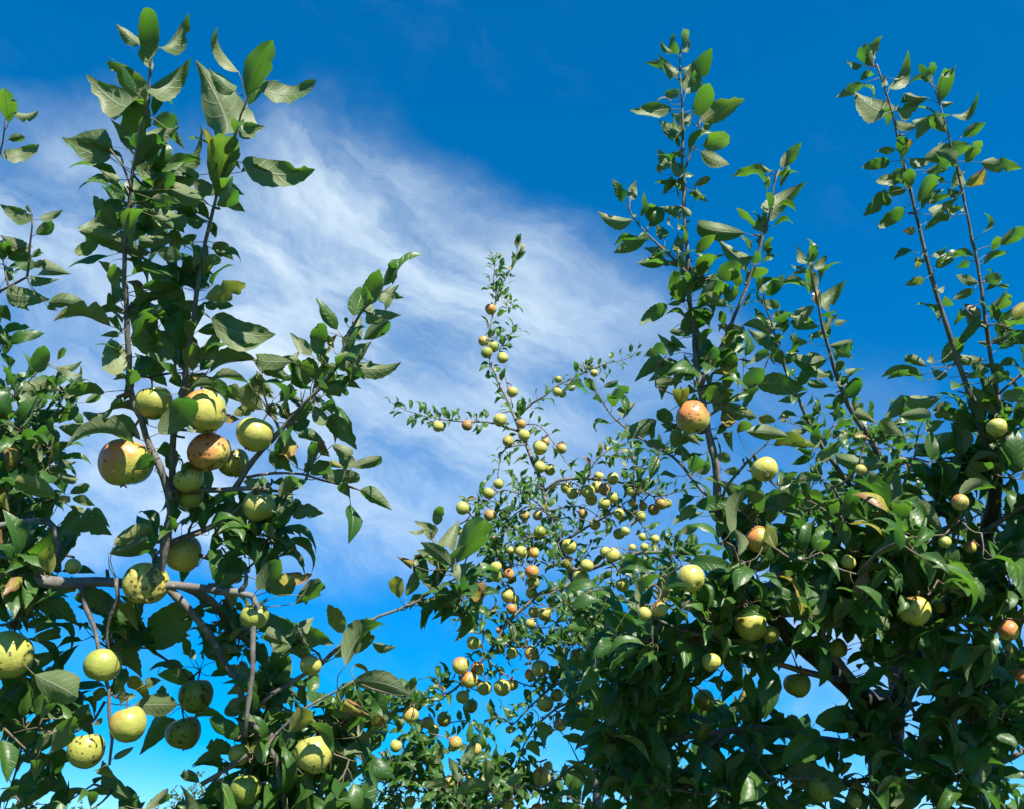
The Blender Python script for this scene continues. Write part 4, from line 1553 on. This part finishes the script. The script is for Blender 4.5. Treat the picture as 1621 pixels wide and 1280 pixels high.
# ---------------------------------------------------------------- tree
class Tree:
    def __init__(self, name, label, branches, leaf_target):
        self.target = leaf_target
        self.paths = []                    # (part name, world points, radii)
        self.twigs_v, self.twigs_f = [], []
        self.stalk_v, self.stalk_f = [], []
        self.leaves = []                   # (origin, X, Z, L, variant, age, traced)
        self.sk = np.zeros((0, 3)); self.skr = np.zeros(0); self.skd = np.zeros((0, 3))
        for (nm, d0, d1, r0, r1, txt) in branches:
            q = np.array([float(a) for a in txt.split()]).reshape(-1, 2)
            seg = np.r_[0, np.cumsum(np.linalg.norm(np.diff(q, axis=0), axis=1))]; f = seg / seg[-1]
            P = np.array([at(x, y, d0 + (d1 - d0) * s) for (x, y), s in zip(q, f)])
            if nm == "trunk":
                low = P[0].copy(); low[2] = -.06; low[:2] += (.02, .03)
                m_ = (low + P[0]) / 2; m_[:2] += (.015, -.02)
                P = np.vstack([low, m_, P]); r0 *= 1.12
            self.add_path(nm, P, r0 / 1000, r1 / 1000)
        self.name, self.label = name, label

    def add_path(self, nm, P, r0, r1, step=.025):
        if nm == "trunk": step = .06
        S = spline(P, step)
        L = np.r_[0, np.cumsum(np.linalg.norm(np.diff(S, axis=0), axis=1))]; f = L / L[-1]
        wob = np.cumsum(rng.standard_normal((len(S), 3)), axis=0) * .0011 * np.sin(np.pi * f)[:, None]
        S = S + wob
        rad = r0 + (r1 - r0) * f ** .85
        self.paths.append((nm, S, rad))
        self.grow(S, rad)
        return S

    def grow(self, S, rad):
        d = np.gradient(S, axis=0); d /= np.maximum(np.linalg.norm(d, axis=1), 1e-9)[:, None]
        self.sk = np.vstack([self.sk, S]); self.skr = np.r_[self.skr, rad]; self.skd = np.vstack([self.skd, d])

    def image_depth(self, x, y):
        X, Y, Z = project_many(self.sk)
        k = np.argmin((X - x) ** 2 + (Y - y) ** 2)
        return Z[k]

    def nearest(self, p, maxr=1.0):
        d2 = ((self.sk - p) ** 2).sum(1)
        if maxr < 1.0:
            d2 = d2 + (self.skr > maxr) * .02
        k = np.argmin(d2)
        return k, math.sqrt(d2[k])

    def twig(self, a, b, r0=.002, r1=.0012, sag=.12, into=None):
        "thin curved twig from skeleton point a to b; joins the skeleton"
        ln = np.linalg.norm(b - a)
        m_ = (a + b) / 2 + np.array([0, 0, -sag * ln]) + rng.standard_normal(3) * ln * .06
        S = spline([a, m_, b], max(.012, ln / 8))
        rad = np.linspace(r0, r1, len(S))
        tube(S, rad, 5, self.twigs_v, self.twigs_f, .10)
        self.grow(S, rad)

    def stalk(self, a, b, bend, r=.0009):
        ln = np.linalg.norm(b - a)
        if ln < 1e-4: return
        m_ = (a + b) / 2 + bend * ln * .18
        S = spline([a, m_, b], max(.006, ln / 4))
        tube(S, np.linspace(r * 1.25, r * .85, len(S)), 4, self.stalk_v, self.stalk_f, .0)

    def attach_leaf(self, o, X, Z, L, variant, age, traced, want=None):
        back = o - X * min(.028, L * .3)
        k, dist = self.nearest(back, .02)
        if dist > .085:
            a = self.sk[k]; end = a + (back - a) * (1 - .02 / max(dist, .021))
            self.twig(a, end, .0019, .0011, rng.uniform(-.1, .2))
            k, dist = self.nearest(back, .02)
        self.stalk(self.sk[k], o, unit(-X + .6 * np.array([0, 0, 1.0]) * rng.standard_normal()), .0007 + .005 * L * .6 / 10 * 10 * .1)
        self.leaves.append((o, X, Z, L, variant, age, traced))

def project_many(P):
    q = P - CAM; z = np.maximum(q @ FWD, 1e-3)
    return CX + F_PX * (q @ RIGHT) / z, CY - F_PX * (q @ UP) / z, z

PG, RG = np.meshgrid(np.radians(np.linspace(-50, 50, 11)), np.radians(np.linspace(-180, 172, 45)), indexing='ij')
def solve_leaf(o, e_tip, w, kind):
    "leaf frame whose seen length and width match and whose seen side is lit as the kind asks"
    view = unit(o - CAM); c = -view
    e = e_tip - o; e = e - view * (e @ view); l = np.linalg.norm(e); e = e / max(l, 1e-6)
    s = np.cross(c, e)
    sp, cp, sr, cr = np.sin(PG), np.cos(PG), np.sin(RG), np.cos(RG)
    X = cp[..., None] * e + sp[..., None] * c
    N0 = cp[..., None] * c - sp[..., None] * e
    n = cr[..., None] * N0 + sr[..., None] * s
    L = l / cp
    seen = .36 * L * np.maximum(np.abs(cr), .12)
    cost = 1.6 * np.abs(np.log(seen / max(w, 1e-4))) + .35 * np.abs(PG) + .10 * np.abs(np.sin(RG))
    nc = n @ c; ns = n @ SUN
    vis = np.sign(nc) * ns
    if kind == 'P':
        cost += 2.0 * (nc > -.12) + 1.6 * np.maximum(0, .42 - vis)
    elif kind == 'T':
        cost += 2.0 * (nc < .12) + 1.0 * np.maximum(0, .30 - vis)
    else:
        cost += .35 * (nc > .0) + 1.3 * np.maximum(0, vis - .12)
    cost += .45 * np.maximum(0, -n[..., 2])
    cost += rng.uniform(0, .12, cost.shape)
    k = np.unravel_index(np.argmin(cost), cost.shape)
    return X[k], n[k], L[k]

def place_apples(tree, apples, group, front, forward=0.0, thick=1.0):
    for a in apples:
        a['d'] = tree.image_depth(a['x'], a['y']) + rng.uniform(-.02, .01) * front - (forward if a['green'] < .6 else 0)
    order = sorted(apples, key=lambda a: -a['r'])
    for _ in range(60):
        moved = False
        for i, a in enumerate(order):
            for b in order[i + 1:]:
                if abs(a['x'] - b['x']) + abs(a['y'] - b['y']) > 130: continue
                pa, pb = at(a['x'], a['y'], a['d']), at(b['x'], b['y'], b['d'])
                need = .97 * (a['r'] * a['d'] + b['r'] * b['d']) / F_PX
                if np.linalg.norm(pa - pb) < need:
                    b['d'] += .004; a['d'] -= .002; moved = True
        if not moved: break
    for a in apples:
        big = a['r'] > 14.5
        rad = a['r'] * a['d'] / F_PX
        p = at(a['x'], a['y'], a['d'])
        k, _ = tree.nearest(p + np.array([0, 0, rad * 1.5]), .03)
        axis = unit(np.array([0, 0, 1.0]) + .5 * unit(tree.sk[k] - p) + rng.normal(0, .16, 3))
        me = (APPLES_BIG if big else APPLES_SMALL)[rng.integers(6)]
        o = link("apple", me)
        q = Vector(axis).to_track_quat('Z', 'Y') @ Matrix.Rotation(rng.uniform(0, 6.28), 4, 'Z').to_quaternion()
        if a['blush'] > .3:
            xa = unit(RIGHT - axis * (RIGHT @ axis)); ya = np.cross(axis, xa)
            q = Matrix((xa, ya, axis)).transposed().to_quaternion() @ Matrix.Rotation(rng.uniform(-.7, .7), 4, 'Z').to_quaternion()
        o.rotation_mode = 'QUATERNION'; o.rotation_quaternion = q
        o.location = p; o.scale = (rad, rad, rad)
        for kk in ('blush', 'spots', 'russet', 'green'):
            o[kk] = float(a[kk])
        tag(o, a['label'], "apple", group)
        st = link("stalk", STALKM, o)
        if a['r'] > 8: link("calyx", CALYXM, o)
        top = p + np.array(q @ Vector((.10, .03, 1.42))) * rad
        k, dist = tree.nearest(top, .03)
        if dist > .004:
            tree.twig(tree.sk[k], top, .0026 * thick, .0018 * thick, rng.uniform(-.05, .2))
        a['p'] = p; a['rad'] = rad
    return apples

def trace_leaves(tree, leaves, apples, spread):
    items = []
    for (bx, by, tx, ty, w, kind) in leaves:
        d = tree.image_depth(bx, by) + rng.normal(0, spread)
        for a in apples:
            mx, my = (bx + tx) / 2, (by + ty) / 2
            hit = min(math.hypot(mx - a['x'], my - a['y']), math.hypot(tx - a['x'], ty - a['y']) + 4, math.hypot(bx - a['x'], by - a['y']) + 4)
            if hit < a['r'] * 1.05:
                d = a['d'] - a['rad'] * 1.12 - .012 if 'f' in kind else max(d, a['d'] + a['rad'] * .9)
        items.append((bx, by, tx, ty, w, kind, d))
    cand = []
    for it in items:
        o = at(it[0], it[1], it[6])
        cand.append((tree.nearest(o)[1], it, o))
    for dist, (bx, by, tx, ty, w, kind, d), o in sorted(cand, key=lambda c: c[0]):
        X, Z, L = solve_leaf(o, at(tx, ty, d), w * d / F_PX, kind[0])
        v = int(rng.choice(EATEN)) if 'h' in kind else int(rng.integers(len(VARIANTS)))
        if kind[0] == 'P' and 'h' not in kind:
            v = int(max(rng.integers(len(VARIANTS), size=2), key=lambda i: VARIANTS[i]['fold'] + .4 * VARIANTS[i]['roll']))
        if w / max(1, math.hypot(tx - bx, ty - by)) < .33:      # slender from here: strongly folded or arched shapes
            v = int(max(rng.integers(len(VARIANTS), size=3), key=lambda i: VARIANTS[i]['curl']))
        age = .34 if 'y' in kind else 0.0
        if 'b' in kind: age += .20
        age += .75 * kind.count('r')
        tree.attach_leaf(o, X, Z, L, v, age + rng.uniform(0, .08), True)

def wild_leaf(tree, o, out_dir, L, apples, age=None):
    "a leaf in its natural attitude: blade turned up to the sky, tip drooping"
    X = unit(out_dir + np.array([0, 0, rng.normal(.10, .45)]) + rng.normal(0, .25, 3))
    up = np.array([SUN[0], SUN[1], .75]) + rng.normal(0, .42, 3)
    Z = up - X * (up @ X)
    Z = unit(Z)
    L = L * rng.uniform(.62, 1.2)
    if blocked(apples, o, X, L):
        return
    if age is None:
        age = max(0.0, rng.normal(.0, .07)) + (rng.uniform(.4, 1.1) if rng.random() < .03 else 0)
    tree.attach_leaf(o, X, Z, L, int(rng.integers(len(VARIANTS))), age, False)

def blocked(apples, o, X, L):
    "a leaf here would hide, pierce or wholly shade an apple that hangs free in the photograph"
    for f in (.1, .5, .9):
        q = o + X * L * f
        x, y, z = project(q)
        for a in apples:
            if z < a['d'] + a['rad'] and math.hypot(x - a['x'], y - a['y']) < a['r'] * 1.0 + .22 * L / z * F_PX:
                if rng.random() < .96: return True
            if a.get('free') and a['green'] < .55:
                v = q - a['p']; s = v @ SUN
                if 0 < s < 1.2 and np.linalg.norm(v - s * SUN) < a['rad'] * 1.0 and rng.random() < .93:
                    return True
    return False

def string_leaves(tree, idx, count, L, apples):
    S = tree.paths[idx][1]; n = len(S)
    T = np.gradient(S, axis=0); ang = rng.uniform(0, 6.28)
    for i in range(count):
        f = .08 + .92 * (i + rng.uniform(0, .8)) / count
        k = min(n - 1, int(f * (n - 1)))
        t = unit(T[k]); ang += 2.4
        a = unit(np.cross(t, [.3, .2, 1.0])); b = np.cross(t, a)
        outd = unit(math.cos(ang) * a + math.sin(ang) * b + .45 * t)
        if i > count * .93: outd = unit(t + .5 * outd)
        o = S[k] + outd * rng.uniform(.012, .032)
        wild_leaf(tree, o, outd, L, apples)

GAPS = [(1300,1130,42,26),(1345,1105,26,16),(1470,1175,42,34),(1335,1190,36,22),(1262,1120,22,30),(1520,1145,18,14),(1270,1165,26,22),(1590,1230,28,22),(1450,1160,26,30),(1545,1195,24,20),(1345,1250,22,24),(1455,1245,26,18),
        (1520,705,34,26),(1310,790,34,16),(1250,830,24,14),(1390,720,16,14),(1075,800,30,18),(1560,780,14,18),(1275,905,9,9),(1345,838,16,14),(1035,1048,10,14),
        (1090,700,18,60),(1160,700,30,40)]
def fill(tree, spec, apples):
    for (cx, cy, rx, ry, d, dd, n, L) in spec:
        pts = []
        while len(pts) < n:
            u, v = rng.uniform(-1, 1, 2)
            if u * u + v * v > 1: continue
            x, y = cx + u * rx, cy + v * ry
            if any(((x - g[0]) / g[2]) ** 2 + ((y - g[1]) / g[3]) ** 2 < 1 for g in GAPS):
                n -= .25
                continue
            pts.append(at(x, y, d + rng.normal(0, dd * .6)))
        pts.sort(key=lambda p: tree.nearest(p)[1])
        for p in pts:
            k, dist = tree.nearest(p, .03)
            if dist > .03:
                tree.twig(tree.sk[k], p, min(.0032, .0015 + dist * .008), .0016, rng.uniform(-.05, .2))
            a = tree.sk[k]; t = unit(p - a + np.array([0, 0, .4]) * dist)
            m_ = int(rng.integers(4, 8)); ph = rng.uniform(0, 6.28)
            q1 = unit(np.cross(t, [.3, .2, 1.0])); q2 = np.cross(t, q1)
            for i in range(m_):
                an = ph + i * 2.4
                outd = unit(math.cos(an) * q1 + math.sin(an) * q2 + t * rng.uniform(.1, .9))
                o = p + outd * rng.uniform(.012, .03) - t * rng.uniform(0, .05)
                wild_leaf(tree, o, outd, L, apples)

def finish(tree):
    base = tree.paths[0][1][0].copy()
    for nm, S, _ in tree.paths:
        if nm == "trunk": base = S[0].copy()
    root = bpy.data.objects.new(tree.name, None); COL.objects.link(root)
    base[2] = 0
    root.location = base; root.empty_display_size = .2
    tag(root, tree.label, "tree", "apple trees of the orchard")
    bpy.context.view_layer.update()
    inv = Matrix.Translation(-Vector(base))
    def child(o):
        o.parent = root; o.matrix_parent_inverse = inv
        return o
    for nm, S, rad in tree.paths:
        v, f = [], []
        sides = 14 if rad[0] > .02 else (10 if rad[0] > .006 else 7)
        tube(S, rad * (1 + .10 * (rng.random(len(S)) < .12)), sides, v, f, .075 if rad[0] < .02 else .04)
        child(link(nm, mesh_from(nm, v, f, DARK_BARK if nm in ('trunk', 'limb') else (BARK if rad[0] > .0035 else TWIG))))
    for nm, S, rad in tree.paths:                       # knobbly fruiting spurs and cut stubs
        if rad[0] < .003: continue
        for k in range(2, len(S) - 2):
            if rng.random() < .22 and rad[k] < .03:
                d = unit(rng.normal(0, 1, 3) + [0, 0, .5]); t_ = unit(S[k + 1] - S[k]); d = unit(d - t_ * (d @ t_) * .7)
                ln = rad[k] + rng.uniform(.005, .018); e_ = S[k] + d * ln
                r_ = min(rad[k] * .7, rng.uniform(.0016, .0034))
                tube(np.array([S[k], S[k] + d * ln * .6, e_ + rng.normal(0, .0015, 3)]), np.array([r_ * 1.2, r_, r_ * 1.15]), 6, tree.twigs_v, tree.twigs_f, .12)
    if tree.twigs_v:
        o = child(link("twigs", mesh_from("twigs", tree.twigs_v, tree.twigs_f, TWIG))); o["kind"] = "stuff"
    if tree.stalk_v:
        o = child(link("leaf_stalks", mesh_from("leaf_stalks", tree.stalk_v, tree.stalk_f, STALK))); o["kind"] = "stuff"
    P = np.array([l[0] + l[1] * l[3] * .5 for l in tree.leaves])
    X, Y, Z = project_many(P)
    inside = (X > -20) & (X < 1641) & (Y > -20) & (Y < 1300)
    score = np.array([l[3] for l in tree.leaves]) / Z * inside
    score = score + np.array([.05 if l[6] else 0 for l in tree.leaves]) * inside - .004 * (Z - Z.min())
    order = np.argsort(-score)
    keep = set(order[:300].tolist())
    rest = []
    for i, (o_, Xv, Zv, L, vi, age, traced) in enumerate(tree.leaves):
        if i in keep:
            lf = link("leaf", HERO[vi])
            Yv = np.cross(Zv, Xv)
            lf.matrix_world = Matrix(((Xv[0] * L, Yv[0] * L, Zv[0] * L, o_[0]), (Xv[1] * L, Yv[1] * L, Zv[1] * L, o_[1]),
                                      (Xv[2] * L, Yv[2] * L, Zv[2] * L, o_[2]), (0, 0, 0, 1)))
            child(lf)
            lf["age"] = float(age)
        else:
            rest.append((o_, Xv, Zv, L, vi, float(rng.random()), age))
    if rest:
        child(joined_leaves("foliage", rest, None))
    return root

# ---------------------------------------------------------------- ground
gm = mesh_from("ground", [(-3000, -3000, 0), (3000, -3000, 0), (3000, 3000, 0), (-3000, 3000, 0)], [(0, 1, 2, 3)], GRASS, False)
ground = link("ground", gm); ground["kind"] = "structure"; ground["label"] = "mown orchard grass under the apple trees"

# ---------------------------------------------------------------- left tree
tA = Tree("apple_tree", "nearest apple tree, at left, with a thick grey bough and big mottled apples", BR_A, .08)
p0 = tA.paths[0][1][0]
tA.add_path("trunk", np.array([[p0[0] - .10, p0[1] + .06, -.06], [p0[0] - .12, p0[1] + .03, .5], [p0[0] - .07, p0[1] + .04, 1.0], [p0[0] - .02, p0[1] + .01, p0[2] - .05], [p0[0] - .06, p0[1] + .08, p0[2] + .35]]), .06, .03)
apA = place_apples(tA, parse_apples(APPLE_A), "apples on the near left tree", 1)
trace_leaves(tA, parse_leaves(LEAF_A), apA, .022)
for (i, n, L) in ((2, 26, .065), (3, 26, .065), (6, 20, .06), (7, 6, .055), (8, 8, .06)):
    string_leaves(tA, i, n, L, apA)
fill(tA, FILL_A, apA)
finish(tA)

tB = Tree("apple_tree", "apple tree at the left edge behind the near one, leafy without visible apples", BR_B, .07)
trace_leaves(tB, parse_leaves(LEAF_B), [], .03)
fill(tB, FILL_B, [])
finish(tB)

# ---------------------------------------------------------------- middle tree
tC = Tree("apple_tree", "sparse apple tree in the middle with a slender leader and many small apples", BR_C, .055)
apC = place_apples(tC, parse_apples(APPLE_C), "small apples on the middle tree", 2, 0.0, 1.5)
for (i, n, L) in ALONG_C:
    string_leaves(tC, i, n, L, apC)
fill(tC, FILL_C, apC)
finish(tC)

# ---------------------------------------------------------------- right trees
tE = Tree("apple_tree", "apple tree between middle and right, its two thin straight shoots behind the dense crown", BR_E, .07)
trace_leaves(tE, parse_leaves(LEAF_E), [], .03)
for (i, n, L) in ALONG_E:
    string_leaves(tE, i, n, L, [])
fill(tE, FILL_E, [])
finish(tE)

tD = Tree("apple_tree", "large dense dark apple tree at right with tall upright shoots and a black trunk", BR_D, .085)
apD = place_apples(tD, parse_apples(APPLE_D), "apples on the dense right tree", 2, 0.09)
for a in apD: a["free"] = True
trace_leaves(tD, parse_leaves(LEAF_D), apD, .03)
for (i, n, L) in ((2, 34, .06), (4, 26, .06), (5, 10, .055), (6, 14, .055), (10, 12, .06), (11, 14, .06)):
    string_leaves(tD, i, n, L, apD)
fill(tD, FILL_D, apD)
finish(tD)

# ---------------------------------------------------------------- far trees of the next rows, only their tops show
def far_tree(x, y, h, w, seed, label):
    g = np.random.default_rng(seed)
    root = bpy.data.objects.new("apple_tree", None); COL.objects.link(root); root.location = (x, y, 0)
    tag(root, label, "tree", "apple trees of the far rows")
    v, f = [], []
    P = spline([(0, 0, -.05), (.03, .02, h * .2), (-.02, .03, h * .42), (.02, 0, h * .7)], .15)
    tube(P, np.linspace(.075, .03, len(P)), 8, v, f, .05)
    link("trunk", mesh_from("trunk", v, f, BARK), root)
    leaves = []
    for b in range(34):
        tv, tf = [], []
        an = g.uniform(0, 6.28); z0 = h * g.uniform(.25, .66); rr = w * math.sqrt(g.uniform(.02, 1))
        z1 = h * (1 - .42 * (rr / w) ** 2) * g.uniform(.86, 1.0)
        S = spline([(0, 0, z0), (rr * .7 * math.cos(an), rr * .7 * math.sin(an), (z0 + z1) * .5), (rr * math.cos(an), rr * math.sin(an), z1)], .08)
        tube(S, np.linspace(.014, .003, len(S)), 5, tv, tf, .05)
        link("branch", mesh_from("branch", tv, tf, TWIG), root)
        for q in range(95):
            k = int(len(S) * (.15 + .85 * g.random() ** .7)); k = min(k, len(S) - 1)
            o = S[k] + g.normal(0, 1, 3) * np.array([.14, .14, .10]) * (1.25 - k / len(S))
            X = unit(g.normal(0, 1, 3) + [0, 0, .3]); U = np.array([0, 0, 1.0]) + g.normal(0, .5, 3); Z = unit(U - X * (U @ X))
            leaves.append((o, X, Z, g.uniform(.05, .09), int(g.integers(len(VARIANTS))), float(g.random()), max(0, float(g.normal(0, .1)))))
    joined_leaves("crown", leaves, root)

far_tree(-5.9, 13.2, 2.65, 1.15, 1, "far small apple tree top at the bottom left between hanging leaves")
far_tree(-4.6, 14.0, 2.95, 1.2, 2, "far apple tree top at the bottom behind the left tree's dark twigs")
far_tree(-1.4, 12.6, 2.9, 1.2, 3, "far apple tree top at the bottom left of centre, thin pale shoots")
far_tree(2.3, 11.6, 3.0, 1.25, 4, "far apple tree top at the bottom, left of the dense crown")
